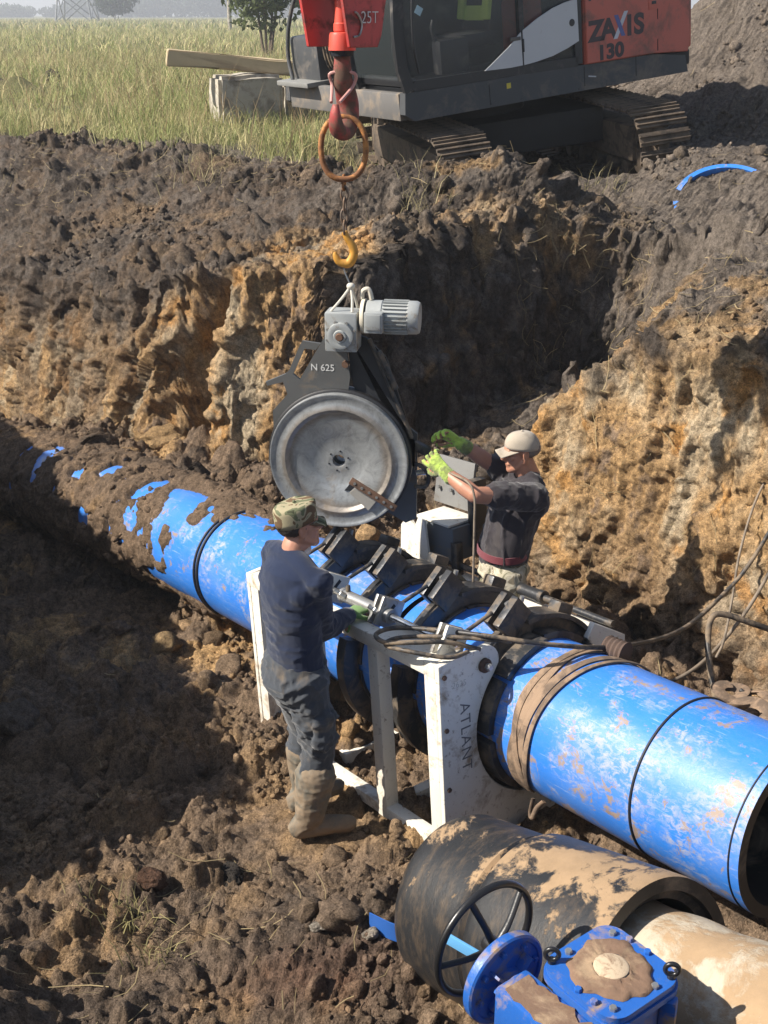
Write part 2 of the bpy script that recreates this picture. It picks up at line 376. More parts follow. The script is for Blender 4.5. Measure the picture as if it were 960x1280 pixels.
# ---- earth colours: dark topsoil over ochre loam over pale clay, brown mixed spoil on the floor
C_DARK = np.array([.088, .071, .058]); C_BROWN = np.array([.225, .158, .105]); C_OCHRE = np.array([.48, .305, .145]); C_PALE = np.array([.50, .405, .275])
C_GRASS = np.array([.16, .155, .062]); C_RED = np.array([.20, .085, .050]); C_GREY = np.array([.175, .145, .118])
def lerp(a, b, t): return a * (1 - t[:, None]) + b * t[:, None]
def earth_colour(P, s, b, q, far, z, stp):
    n1 = fbm(P, 1.4, 4, .6, seed=101); n2 = fbm(P, 4.5, 4, .6, seed=105); n3 = fbm(P * np.array([1, 1, .35], np.float32), 3.0, 4, .6, seed=109); n4 = fbm(P, 14, 3, .6, seed=113)
    c = lerp(np.broadcast_to(C_BROWN, (len(P), 3)), C_OCHRE, sstep(.05, .50, n1 + .7 * n2 + .25 * n4 - .18))
    c = lerp(c, C_DARK, .85 * sstep(.05, .5, -n1 + .6 * n2 + .25 * n4 - .12))
    # floor right of the far pipe: paler ochre crumbs
    c = lerp(c, lerp(np.broadcast_to(C_OCHRE * .8, (len(P), 3)), C_BROWN, sstep(-.3, .3, n2)), .6 * sstep(2.9, 2.2, s) * sstep(.35, .9, b) * sstep(-.2, .25, n1 + .5 * n2 + .1))
    c = lerp(c, C_RED * (1 + .3 * n4.mean()), .75 * np.exp(-(((P[:, 0] + .28) / .33) ** 2 + ((P[:, 1] - 3.72) / .13) ** 2)))
    c = lerp(c, np.array([.105, .080, .062]), .62 * sstep(1.7, 1.0, s) * sstep(.95, 1.35, b) * sstep(-.45, .15, n2 - .4 * n1))
    w = sstep(-.05, .15, q)
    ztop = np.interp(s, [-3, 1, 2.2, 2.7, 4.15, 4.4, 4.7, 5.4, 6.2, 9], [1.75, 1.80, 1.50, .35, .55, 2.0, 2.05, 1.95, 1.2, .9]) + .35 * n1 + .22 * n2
    och = lerp(np.broadcast_to(C_OCHRE, (len(P), 3)), C_PALE, sstep(-.15, .4, n3 + .3 * n1))
    och = lerp(och, C_OCHRE * np.array([1.0, .85, .62]), sstep(.18, .5, n2 + .3 * n3))
    och = lerp(och, C_BROWN, sstep(.2, .6, -n3 + .5 * n4))
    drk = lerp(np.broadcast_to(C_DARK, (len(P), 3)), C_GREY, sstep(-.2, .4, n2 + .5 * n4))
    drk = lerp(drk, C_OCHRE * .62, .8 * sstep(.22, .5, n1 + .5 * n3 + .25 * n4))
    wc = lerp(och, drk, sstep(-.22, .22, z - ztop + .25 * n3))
    left = sstep(5.5, 6.3, s)
    wc = lerp(wc, lerp(np.broadcast_to(C_BROWN, (len(P), 3)), C_DARK, sstep(-.3, .3, n2 + .6 * n4)), .62 * left * sstep(-.35, .2, n1 + .5 * n2 + .2))
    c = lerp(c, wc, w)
    fieldc = lerp(np.broadcast_to(C_GREY, (len(P), 3)), C_GRASS, sstep(13.2, 15.2, P[:, 1] + .35 * P[:, 0] + 1.2 * n1) * sstep(-.1, -.9, P[:, 0] - .16 * (P[:, 1] - 15)))
    c = lerp(c, fieldc, far)
    mound = np.exp(-(((P[:, 0] + 8.9) / 1.2) ** 2 + ((P[:, 1] - 25.8) / 1.4) ** 2)); c = lerp(c, C_DARK, np.clip(mound * 1.6, 0, 1))
    return np.clip(c * (1 + .22 * n4 + .15 * n2)[:, None], .012, .8)
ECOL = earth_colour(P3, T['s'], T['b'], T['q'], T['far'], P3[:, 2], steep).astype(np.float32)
idx = np.arange(nx * ny).reshape(ny, nx)
quads = np.stack([idx[:-1, :-1], idx[:-1, 1:], idx[1:, 1:], idx[1:, :-1]], -1).reshape(-1, 4)
def fast_mesh(name, V, Fq, col=None):
    me = bpy.data.meshes.new(name); V = np.asarray(V, np.float32); Fq = np.asarray(Fq, np.int32); k = Fq.shape[1]
    me.vertices.add(len(V)); me.vertices.foreach_set('co', V.ravel()); me.loops.add(Fq.size); me.loops.foreach_set('vertex_index', Fq.ravel())
    me.polygons.add(len(Fq)); me.polygons.foreach_set('loop_start', np.arange(0, Fq.size, k, dtype=np.int32)); me.update(calc_edges=True)
    if col is not None:
        a = me.color_attributes.new('earth', 'FLOAT_COLOR', 'POINT'); a.data.foreach_set('color', np.concatenate([col, np.ones((len(col), 1))], 1).astype(np.float32).ravel())
    return me
def earth_material(name, fine=1.0, damp=True):
    m, nt, b = newmat(name); L = nt.links
    at_ = N(nt, 'ShaderNodeAttribute', attribute_name='earth')
    n1 = noise_node(nt, 26, 5, .7); n2 = noise_node(nt, 120, 3, .7)
    c = mix(nt, 1.0, at_.outputs['Color'], ramp(nt, n1, [(.30, g(.45)), (.5, g(1.05)), (.72, g(1.60))]), 'MULTIPLY')
    c = mix(nt, 1.0, c, ramp(nt, n2, [(.30, g(.52)), (.5, g(1.0)), (.72, g(1.45))]), 'MULTIPLY')
    L.new(c, b.inputs['Base Color']); b.inputs['Specular IOR Level'].default_value = .25
    wet = noise_node(nt, 2.2, 4, .6); L.new(ramp(nt, wet, [(.52, g(.95)), (.70, g(.62))]), b.inputs['Roughness'])
    p = bump(nt, b, noise_node(nt, 30, 5, .78), 1.0 * fine, .045); bump(nt, b, noise_node(nt, 110, 3, .75), 1.0 * fine, .016, p)
    return m
M_EARTH = earth_material('earth')
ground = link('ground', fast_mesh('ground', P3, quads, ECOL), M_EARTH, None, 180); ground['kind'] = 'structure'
def ground_z(x, y):
    """height of the finished ground"""
    q, b = to_sb(x, y); j = int(np.clip(np.searchsorted(srow, q), 0, ny - 1)); i = int(np.clip(np.searchsorted(-brow[j], -b), 0, nx - 1)); return P3[idx[j, i], 2]
def on_ground(u, v, d0=3.5):
    """depth at which the ray through a pixel of the photograph meets the ground"""
    for d in np.arange(d0, 40, .03):
        p = at(u, v, d)
        if ground_z(p[0], p[1]) > p[2]: return d
    return 10
# ------------------------------------------------------------------ materials of the pipeline
def pipe_blue(name, scuff):
    m, nt, b = newmat(name); L = nt.links
    n = noise_node(nt, 2.4, 4, .6); c = mix(nt, n, (.022, .150, .55), (.040, .215, .68))
    s1 = noise_node(nt, 3.4, 6, .7, dist=.5); s2 = noise_node(nt, 34, 6, .78, stretch=(.6, 1, 1), dist=.6); s5 = noise_node(nt, 70, 4, .7, stretch=(.10, 1, 1))
    f1 = ramp(nt, s1, [(.55 - scuff, g(.03)), (.70 - scuff, g(.85))]); f2 = ramp(nt, s2, [(.47, g(0)), (.56, g(.85))])
    f = mix(nt, 1.0, f1, f2, 'MULTIPLY'); sc = mix(nt, noise_node(nt, 8, 4), (.26, .28, .31), (.50, .43, .34))
    c = mix(nt, f, c, sc); c = mix(nt, ramp(nt, s5, [(.60, g(0)), (.72, g(.5))]), c, (.40, .47, .58))
    f3 = ramp(nt, noise_node(nt, 7.5, 8, .76, dist=.5), [(.60 - scuff * .5, g(0)), (.65 - scuff * .5, g(.92))]); c = mix(nt, f3, c, mix(nt, noise_node(nt, 20, 4), (.16, .11, .075), (.40, .29, .18)))
    f4 = ramp(nt, noise_node(nt, 1.5, 5, .65, stretch=(1, 1.2, 1.2)), [(.50, g(0)), (.70, g(.22))]); c = mix(nt, f4, c, (.36, .37, .38))
    L.new(c, b.inputs['Base Color']); L.new(mix(nt, f, g(.36), g(.8)), b.inputs['Roughness']); b.inputs['Specular IOR Level'].default_value = .45
    p = bump(nt, b, s2, .25, .004); bump(nt, b, noise_node(nt, 60, 4, .6), .12, .003, p); return m
M_BLUE1, M_BLUE2 = pipe_blue('scuffed_blue_plastic', .085), pipe_blue('muddy_blue_plastic', .04)
M_PE = paint('black_plastic', (.012, .013, .014), .5, dirt=(.2, .15, .1), dirt_amt=.25, dirt_scale=3)
M_BEAD = paint('black_weld_bead', (.012, .014, .02), .6)
MP = frame([P1[0], P1[1], .66], [-UH[0], -UH[1], SLOPE])
RP = .355
def pipe_mesh(x0, x1, r, t, n=96, m=40):
    """hollow pipe along local x: outer skin, then (separately) the two faces and the bore"""
    xs = np.linspace(x0, x1, m); outer = MB().lathe([(r, x) for x in xs], ax=(1, 0, 0), n=n)
    inner = MB().lathe([(r, x0), (r - t, x0), (r - t, x1), (r, x1)], ax=(1, 0, 0), n=n); return outer, inner
def ring_torus(x, R, r, n=80, k=8, tilt=0.0):
    th = np.linspace(0, 2 * math.pi, n, endpoint=False); return MB().tube(np.stack([x + tilt * np.cos(th), R * np.cos(th), R * np.sin(th)], 1), r, k, close=True, caps=False)
near_pipe = thing('water_pipe', 'scuffed bright blue plastic pipe with open end, wrapped by a brown strap', 'pipe', MP)
o_, i_ = pipe_mesh(-1.22, .945, RP, .048)
o_.build('pipe_skin', M_BLUE1, near_pipe, 60, fix=False); i_.build('pipe_bore', M_PE, near_pipe, 40, fix=False)
ring_torus(.42, RP + .001, .0065).build('weld_bead', M_BEAD, near_pipe, 180)
ring_torus(.905, RP + .0005, .004, tilt=.004).build('end_groove', M_BEAD, near_pipe, 180)
far_pipe = thing('water_pipe', 'blue plastic pipe running left into the trench, caked in mud', 'pipe', MP)
def sag(v): v = np.array(v, float); v[:, 2] -= .011 * np.clip(-v[:, 0] - 3.0, 0, 6) ** 2; return v
o_, i_ = pipe_mesh(-11.5, -1.26, RP, .048, m=90); o_.v = [sag(o_.verts())]
i_ = MB().lathe([(RP, -11.5)] + [(RP - .048, x) for x in np.linspace(-11.5, -1.26, 60)] + [(RP, -1.26)], ax=(1, 0, 0), n=64); i_.v = [sag(i_.verts())]
o_.build('pipe_skin', M_BLUE2, far_pipe, 60, fix=False); i_.build('pipe_bore', M_PE, far_pipe, 40, fix=False)
ring_torus(-3.16, RP + .004, .011).build('weld_bead', M_BEAD, far_pipe, 180)
ring_torus(-3.20, RP + .004, .009).build('weld_bead', M_BEAD, far_pipe, 180)
# mud clinging to the far pipe: a lumpy crust with holes where the blue shows
def mud_crust():
    xs = np.arange(-11.4, -2.2, .017); th = np.linspace(0, 2 * math.pi, 150, endpoint=False)
    X, A = np.meshgrid(xs, th, indexing='ij'); X, A = X.ravel(), A.ravel()
    Qp = np.stack([X, RP * np.cos(A), RP * np.sin(A)], 1); s = -X
    up = np.sin(A); nearside = -np.cos(A)
    n = fbm(Qp, 2.6, 5, .62, seed=151) + .5 * fbm(Qp * np.array([.4, 1, 1]), 6, 4, .6, seed=157)
    cover = np.interp(s, [2.2, 2.75, 3.05, 3.35, 3.7, 4.1, 4.6, 6, 7.5, 11], [-.6, -.42, -.24, -.16, .08, .26, .42, .44, .40, .4])
    back = sstep(.15, -.55, nearside) * sstep(2.6, 3.2, s)           # backfill on the far shoulder
    under = sstep(-.45, -.9, up)
    m = cover + n * .75 + .7 * back + .35 * under
    # streaks rubbed clean round the near shoulder
    st_ = fbm(Qp * np.array([1.0, .5, .5]), 4.5, 4, .6, seed=181) + .35 * fbm(Qp, 9, 3, .6, seed=185)
    m = m - .95 * sstep(.16, .36, st_) * sstep(-.25, .3, nearside + .35 * up) * sstep(-.3, .2, up) * sstep(3.4, 4.4, s)
    h = np.clip(m, 0, 1); W3 = app(MP, Qp)
    lum = .030 * domes(W3, 11, 5, .7) + .016 * domes(W3, 26, 6, .7) + .016 * fbm(W3, 18, 3, seed=166)
    r = RP - .006 + .014 * sstep(0, .12, m) + np.minimum(h, .5) * (.05 + lum * 1.8) + back * .05 * h
    V = np.stack([X, r * np.cos(A), r * np.sin(A)], 1); nn = len(th); k = np.arange(len(xs) * nn).reshape(len(xs), nn)
    q = np.stack([k[:-1], k[1:], np.roll(k, -1, 1)[1:], np.roll(k, -1, 1)[:-1]], -1).reshape(-1, 4)
    keep = (m[q].max(1) > -.03); q = q[keep]
    c = earth_colour(W3.astype(np.float32), s, np.full(len(s), 1.0), np.full(len(s), -1.0), np.zeros(len(s)), W3[:, 2], np.zeros(len(s)))
    c = .45 * c + .55 * np.array([.17, .115, .072]) * (1 + .4 * fbm(W3, 7, 3, seed=171))[:, None]
    used = np.unique(q); remap = np.zeros(len(V), int); remap[used] = np.arange(len(used))
    V = sag(V); CRUST.update(V=V[m > .12], c=np.clip(c[m > .12], .02, .6)); return fast_mesh('mud_crust', V[used], remap[q], np.clip(c[used], .02, .6))
CRUST = {}
mc = link('mud_crust', mud_crust(), M_EARTH, far_pipe, 180); mc['label'] = 'lumpy brown mud caked on the pipe'; mc['kind'] = 'stuff'

# ------------------------------------------------------------------ webbing sling wound round the near pipe
M_WEB = paint('dirty_webbing', (.255, .175, .115), .9, var=.3, dirt=(.12, .085, .06), dirt_amt=.5, dirt_scale=9, bmp=.5, fine=160)
def band(xa, xb, R, w, a0, a1, n=70, t=.006, wav=0.0):
    """a flat strap lying round the pipe from angle a0 to a1 while drifting from xa to xb"""
    mb = MB(); v = []; f = []
    for i in range(n + 1):
        q = i / n; a = a0 + (a1 - a0) * q; xc = xa + (xb - xa) * q + wav * math.sin(q * 9); ww = w * (1 + .12 * math.sin(q * 17))
        for (dx, dr) in ((-ww / 2, 0), (-ww / 2, t), (0, t * 1.6), (ww / 2, t), (ww / 2, 0)): v.append([xc + dx, (R + dr) * math.cos(a), (R + dr) * math.sin(a)])
    for i in range(n):
        for k in range(5): k2 = (k + 1) % 5; f.append((i * 5 + k, (i + 1) * 5 + k, (i + 1) * 5 + k2, i * 5 + k2))
    f.append((4, 3, 2, 1, 0)); f.append(tuple(n * 5 + k for k in range(5))); return mb.add(v, f)
sling = thing('webbing_sling', 'brown webbing sling wound around the near blue pipe', 'sling', MP)
band(-.085, -.265, RP + .002, .042, .75, 3.95, wav=.010).build('strap_turn', M_WEB, sling, 40)
band(-.185, -.285, RP + .004, .050, .85, 3.95, wav=-.012).build('strap_turn', M_WEB, sling, 40)
band(-.245, -.245, RP + .010, .036, 1.1, 3.8, wav=.018).build('strap_turn', M_WEB, sling, 40)
band(-.015, -.225, RP + .007, .026, .8, 3.7, wav=.010).build('strap_turn', M_WEB, sling, 40)
MB().tube(sp([[-.24, -.26, -.285], [-.235, -.285, -.345], [-.21, -.30, -.36], [-.20, -.275, -.31], [-.17, -.26, -.27]], 8), .013, 8, flat=(1, .5)).build('strap_loop', M_WEB, sling, 60)
roll = MB()
for i in range(9): roll.lathe([(.0, 0), (.050 + .006 * (i % 2), 0), (.050 + .006 * ((i + 1) % 2), .013), (0, .013)], (-.22 + i * .013, .20, .335), (1, .15, -.1), 20)
roll.build('strap_roll', paint('dark_webbing', (.085, .055, .042), .9, bmp=.5, fine=160), sling, 40)

# ------------------------------------------------------------------ black sleeve pipe and the sandy pipe inside it
def sandy(name, base, sand, lo, scale=3.0, zdir=(0, 0, 1), rough=.5, zw=1.0):
    m, nt, b = newmat(name); L = nt.links
    tc = N(nt, 'ShaderNodeTexCoord').outputs['Object']
    dp = N(nt, 'ShaderNodeVectorMath', operation='DOT_PRODUCT'); L.new(tc, dp.inputs[0]); dp.inputs[1].default_value = tuple(x * zw for x in zdir)
    n = noise_node(nt, scale, 8, .70, dist=.3); ad = N(nt, 'ShaderNodeMath', operation='ADD'); L.new(n, ad.inputs[0]); L.new(dp.outputs['Value'], ad.inputs[1])
    f = ramp(nt, ad.outputs[0], [(lo, g(0)), (lo + .10, g(.93))])
    n2 = noise_node(nt, 16, 7, .78, stretch=(1, .35, .35)); dust = ramp(nt, n2, [(.48, g(0)), (.70, g(.35))])
    base_c = mix(nt, dust, base, tuple(x * .6 for x in sand))
    n3 = noise_node(nt, 7, 8, .7); sc = mix(nt, n3, tuple(x * .55 for x in sand), tuple(min(1, x * 1.35) for x in sand))
    L.new(mix(nt, f, base_c, sc), b.inputs['Base Color']); L.new(mix(nt, f, g(rough), g(.95)), b.inputs['Roughness']); b.inputs['Specular IOR Level'].default_value = .45
    p = bump(nt, b, f, .5, .006); bump(nt, b, noise_node(nt, 40, 8, .75), .35, .006, p); return m
SF, SN = np.array([.315, 3.98, .27]), np.array([.95, 3.19, .56])
SL = np.linalg.norm(SN - SF); MS = frame(SF, SN - SF)
M_SLEEVE = sandy('sand_caked_black_plastic', (.016, .017, .019), (.33, .225, .13), .95, 4.6, (0, -.10, 1.30), .45, 1.0)
sl = thing('sleeve_pipe', 'short thick black plastic sleeve pipe caked with sand on top, lying before the frame', 'pipe', MS)
h_ = SL * .40
MB().lathe([(.20, .0), (.33, .0), (.352, .012), (.362, .04)] + [(.362, x) for x in np.linspace(.08, h_ - .03, 10)] + [(.366, h_ - .015), (.352, h_), (.384, h_ + .035), (.387, h_ + .06)] +
           [(.387, x) for x in np.linspace(h_ + .1, SL - .02, 12)] + [(.383, SL)], ax=(1, 0, 0), n=96).build('sleeve_skin', M_SLEEVE, sl, 50, fix=False)
MB().lathe([(.383, SL), (.335, SL), (.330, SL - .02), (.300, SL - .03), (.296, SL - .3)], ax=(1, 0, 0), n=96).build('sleeve_lip', M_PE, sl, 30, fix=False)
M_SANDP = sandy('clay_smeared_pipe', (.42, .365, .28), (.32, .215, .12), .48, 5.0, (0, 0, .25), .8)
sp_ = thing('carrier_pipe', 'clay smeared pale pipe sticking out of the black sleeve pipe', 'pipe', MS)
MB().lathe([(.272 + .004 * math.sin(x * 23), x) for x in np.linspace(SL - .28, SL + 1.0, 40)], ax=(1, 0, 0), n=96).build('pipe_skin', M_SANDP, sp_, 60, fix=False)
MB().lathe([(.272, SL + 1.0), (.24, SL + 1.0), (.24, SL + .3)], ax=(1, 0, 0), n=64).build('pipe_bore', M_PE, sp_, 40, fix=False)
# ------------------------------------------------------------------ butt welding machine: white frame, four split clamp rings
M_WHITE = paint('chipped_white_paint', (.70, .67, .59), .5, var=.1, dirt=(.30, .22, .14), dirt_amt=.22, dirt_scale=6, dirt2=(.30, .25, .19), bmp=.2)
M_DARKST = paint('dark_oily_steel', (.040, .042, .046), .38, .35, dirt=(.17, .135, .10), dirt_amt=.42, dirt_scale=9, bmp=.3)
M_STEEL = paint('worn_steel', (.40, .40, .39), .38, .75, dirt=(.16, .12, .09), dirt_amt=.3, dirt_scale=8)
M_CHROME = paint('bright_steel', (.62, .62, .62), .22, .95, dirt=(.2, .16, .12), dirt_amt=.15, dirt_scale=8)
M_RUST = paint('rusty_steel', (.15, .085, .055), .75, .3, dirt=(.07, .05, .04), dirt_amt=.4, dirt_scale=9)
M_STAMP = paint('stamped_mark', (.13, .125, .12), .7)
wm = thing('pipe_welding_machine', 'white steel pipe welding frame with four dark clamp rings around the blue pipe', 'machine', MP)
XN, XF = -.46, -2.05; YO = -.575; ZT, ZB = .42, -.56
def arc(cy, cz, r, a0, a1, n=16): return [(cy + r * math.cos(math.radians(a0 + (a1 - a0) * i / n)), cz + r * math.sin(math.radians(a0 + (a1 - a0) * i / n))) for i in range(n + 1)]
def end_plate(x, t, name):
    out = [(-.615, ZB), (-.615, ZT)] + [(-.46, .435)] + arc(-.345, .35, .085, 112, -15, 10) + arc(0, 0, .408, 136, 400, 40) + [(.36, .33), (.58, .2), (.58, ZB)]
    M = np.eye(4); M[:3, :3] = np.array([[0, 0, 1], [1, 0, 0], [0, 1, 0]]); M[:3, 3] = (x, 0, 0)
    o = MB().prism(out, t, M).build(name, M_WHITE, wm, 30)
    bv = o.modifiers.new('edge', 'BEVEL'); bv.width = .004; bv.segments = 2; bv.limit_method = 'ANGLE'; return o
ep = end_plate(XN - .015, .03, 'end_plate'); ep['label'] = 'end plate marked ATLANT, facing the open pipe end'
end_plate(XF - .015, .03, 'end_plate')
RT = np.array([[0, 0, 1, 0], [0, 1, 0, 0], [-1, 0, 0, 0], [0, 0, 0, 1.0]])       # lettering: reads downwards, faces +x
def face_plus_x(y, z, x, ang): # text lies in the y-z plane seen from +x; ang turns it
    ca, sa = math.cos(math.radians(ang)), math.sin(math.radians(ang))
    M = np.eye(4); M[:3, 0] = (0, ca, sa); M[:3, 1] = (0, -sa, ca); M[:3, 2] = (1, 0, 0); M[:3, 3] = (x, y, z); return M
lettering('lettering', 'ATLANT', .084, face_plus_x(-.475, .03, XN + .0155, -90), M_STAMP, ep, bold=-.0006, depth=.0006, space=1.12)
lettering('lettering', '2625', .042, face_plus_x(-.50, .30, XN + .0155, -4), paint('faint_mark', (.40, .38, .34), .7), ep, bold=-.0008, depth=.0005)
for x in (XN, XF):
    MB().lathe([(0, -.01), (.034, -.01), (.034, .012), (.028, .016), (0, .016)], (x + .018, -.352, .345), (1, 0, 0), 24).build('pivot_washer', M_RUST, wm)
    MB().lathe([(0, 0), (.018, 0), (.018, .022), (.013, .028), (0, .028)], (x + .032, -.349, .343), (1, 0, 0), 6).build('pivot_bolt', M_STEEL, wm, 20)
def post(x, y, z0, z1, w=.075, d=.075, m=None): return MB().box((x, y, (z0 + z1) / 2), (d, w, z1 - z0), None, .006).build('post', m or M_WHITE, wm, 30)
post(XN - .055, YO, ZB, ZT - .003); post(-.94, YO, ZB, ZT - .07); post(-1.49, YO, ZB, ZT - .07); post(XF + .055, YO, ZB, ZT - .003)
for x in (XN - .055, -.94, -1.49, XF + .055): post(x, .54, ZB, .18)
MB().box(((XN + XF) / 2, YO, ZT - .035), (XN - XF - .034, .08, .07), None, .006).build('top_rail', M_WHITE, wm)
MB().box((-.72, YO + .055, ZT - .003), (.45, .185, .012), None, .003).build('top_deck', M_WHITE, wm)
MB().box(((XN + XF) / 2, .54, .17), (XN - XF - .034, .07, .07), None, .006).build('top_rail', M_WHITE, wm)
for y in (YO - .002, .542): MB().box(((XN + XF) / 2, y, ZB + .036), (XN - XF - .2, .07, .06), None, .005).build('bottom_rail', M_WHITE, wm)
for x in (-.94, -1.49): MB().box((x, 0, ZB + .035), (.066, .92, .062), None, .005).build('cross_rail', M_WHITE, wm)
MB().box((-.72, -.3, ZB + .09), (.3, .05, .05), rot('Z', 32), .005).build('cross_rail', M_WHITE, wm)
for x in (-.56, -.78, -1.12, -1.35, -1.62, -1.88): MB().lathe([(0, 0), (.014, 0), (.014, .012), (.009, .016), (0, .016)], (x, YO - .015, ZT - .001), (0, 0, 1), 6).build('bolt', M_STEEL, wm, 20)
for z in (-.38, -.2, .1, .36): MB().lathe([(0, 0), (.012, 0), (.012, .009), (0, .009)], (XN + .014, -.585, z), (1, 0, 0), 6).build('bolt', M_RUST, wm, 20)
for x in (-1.30, -1.02): MB().lathe([(.008, 0), (.017, 0), (.017, .03), (.012, .034), (.012, .06)], (x, -.50, .47), (-.5, -.6, .6), 6).build('hose_coupling', M_STEEL, wm, 20)
# guide rods and hydraulic cylinders along both sides
for y, z in ((-.47, .455), (.53, .26)):
    MB().cyl((XN - .02, y, z), (XF + .02, y, z), .018, n=20).build('guide_rod', M_CHROME if y < 0 else M_DARKST, wm)
    cy = MB().lathe([(.02, 0), (.037, 0), (.037, .02), (.033, .025), (.033, .36), (.037, .365), (.037, .40), (.02, .40)], (-1.36, y, z), (1, 0, 0), 24).build('hydraulic_cylinder', M_STEEL if y < 0 else M_DARKST, wm)
    MB().lathe([(0, 0), (.012, 0), (.012, .03), (.009, .035), (0, .035)], (-1.31, y, z + .03), (0, 0, 1), 12).build('hose_fitting', M_DARKST, cy)
RINGS = [-.53, -1.0, -1.45, -1.88]
def ring_arc(x, t, r0, r1, a0, a1, n=40):
    v = []; f = []
    for i in range(n + 1):
        a = math.radians(a0 + (a1 - a0) * i / n)
        for (r, dx) in ((r0, -t / 2), (r1, -t / 2), (r1, t / 2), (r0, t / 2)): v.append([x + dx, r * math.cos(a), r * math.sin(a)])
    for i in range(n):
        for k in range(4): k2 = (k + 1) % 4; f.append((i * 4 + k, (i + 1) * 4 + k, (i + 1) * 4 + k2, i * 4 + k2))
    f.append((3, 2, 1, 0)); f.append((n * 4, n * 4 + 1, n * 4 + 2, n * 4 + 3)); return MB().add(v, f)
def polar(a, r): return np.array([0, r * math.cos(math.radians(a)), r * math.sin(math.radians(a))])
for i, x in enumerate(RINGS):
    up = ring_arc(x, .062, RP + .012, .458, 8, 152).build('upper_clamp', M_DARKST, wm, 30)
    bv = up.modifiers.new('edge', 'BEVEL'); bv.width = .004; bv.segments = 2; bv.limit_method = 'ANGLE'
    lo = ring_arc(x, .066, RP + .012, .462, 158, 356).build('lower_clamp', M_DARKST, wm, 30)
    ring_arc(x, .12, .440, .462, 24, 96, 20).build('clamp_flange', M_DARKST, up, 30)
    # liner shells gripping the pipe, in segments
    for k in range(8):
        a = 45 * k + 3; w = ((.20, .16, .20, .19)[k % 4] if i == 0 else .10); ring_arc(x + w / 2 - .05, w, RP + .0015, RP + (.034 if i == 0 else .014), a, a + (42 if k % 3 else 39), 10).build('liner_shoe', M_DARKST, lo if 158 <= a < 350 else up, 30)
    # lug pair and swing bolt near the crown
    a = 104; c = polar(a, .500); R = np.eye(3); ca, sa = math.cos(math.radians(a - 90)), math.sin(math.radians(a - 90)); R = np.array([[1, 0, 0], [0, ca, -sa], [0, sa, ca]]) @ rot('X', 26)
    for dx in (-.046, .028): MB().box(c + [x + dx, 0, 0], (.044, .170, .130), R, .009).build('lug', M_DARKST, up, 30)
    MB().cyl(c + [x + .005, .045, -.03], c + [x + .02, .075, .085], .012, n=14).build('bolt', M_STEEL, up)
    MB().lathe([(0, 0), (.022, 0), (.022, .02), (0, .02)], c + np.array([x - .006, .015, .045]), (0, -.3, 1), 6).build('nut', M_STEEL, up, 20)
    a = 63; c = polar(a, .470); ca, sa = math.cos(math.radians(a - 90)), math.sin(math.radians(a - 90)); R2 = np.array([[1, 0, 0], [0, ca, -sa], [0, sa, ca]])
    MB().box(c + [x, 0, 0], (.075, .10, .08), R2, .012).build('lug', M_DARKST, up, 30)
    # lower bracket on the frame rail with its slot, and the tie rod up to the lug
    bp_ = MB().box((x, -.455, .46), (.018, .14, .14), rot('X', -28), .004).build('bracket', M_STEEL if i % 2 else M_WHITE, lo, 30)
    MB().box((x - .045, -.455, .46), (.018, .14, .14), rot('X', -28), .004).build('bracket', M_STEEL, lo, 30)
    MB().box((x + .0095, -.445, .48), (.002, .05, .018), rot('X', 38), .0006).build('slot', M_BEAD, bp_, 30)
    MB().cyl((x - .022, -.44, .455), (x - .022, -.20, .52), .010, n=12).build('tie_rod', M_DARKST, lo)
    MB().lathe([(0, 0), (.018, 0), (.018, .03), (0, .03)], (x - .022, -.46, .45), (0, .9, .42), 6).build('nut', M_STEEL, lo, 20)
    MB().cyl((x, .43, -.02), (x, .43, .06), .03, n=16).build('hinge', M_DARKST, lo)
# ------------------------------------------------------------------ stand for the heater plate behind the clamps
ck = thing('tool_stand', 'white and grey box stand behind the clamps, left of the man in the beige cap', 'stand', frame(app(MP, [-1.86, .62, -.55]), MP[:3, 0], (0, 0, 1)))
MB().box((.07, -.02, .93), (.27, .20, .20), None, .008).build('box', paint('grey_blue_panel', (.10, .115, .13), .5, dirt=(.2, .16, .11), dirt_amt=.25), ck)
MB().prism([(-.22, .80), (.05, .80), (.02, 1.05), (-.03, 1.07), (-.07, 1.0), (-.13, 1.05), (-.20, .98)], .014, np.array([[1, 0, 0, 0], [0, 0, -1, -.16], [0, 1, 0, 0], [0, 0, 0, 1.0]])).build('bracket', M_WHITE, ck)
MB().box((.03, -.02, 1.04), (.30, .22, .014), None, .004).build('lid', M_WHITE, ck)
bk = MB().box((-.02, .10, 1.21), (.32, .02, .28), rot('X', -12), .004).build('back_panel', paint('grey_panel', (.17, .17, .165), .55, dirt=(.12, .1, .08), dirt_amt=.3), ck)
for x in (-.13, -.02, .09): MB().lathe([(0, 0), (.012, 0), (.012, .015), (0, .015)], (x, .07, 1.17), (0, -1, .2), 6).build('bolt', M_STEEL, bk, 20)
for (x, y) in ((-.2, -.1), (.21, -.1), (-.2, .13), (.21, .13)): MB().box((x, y, .45), (.05, .05, 1.0), None, .004).build('leg', M_DARKST, ck)
MB().box((.215, .06, 1.09), (.06, .10, .40), None, .01).build('side_post', M_DARKST, ck)
MB().box((.0, .02, .35), (.46, .04, .05), None, .004).build('cross_bar', M_DARKST, ck)

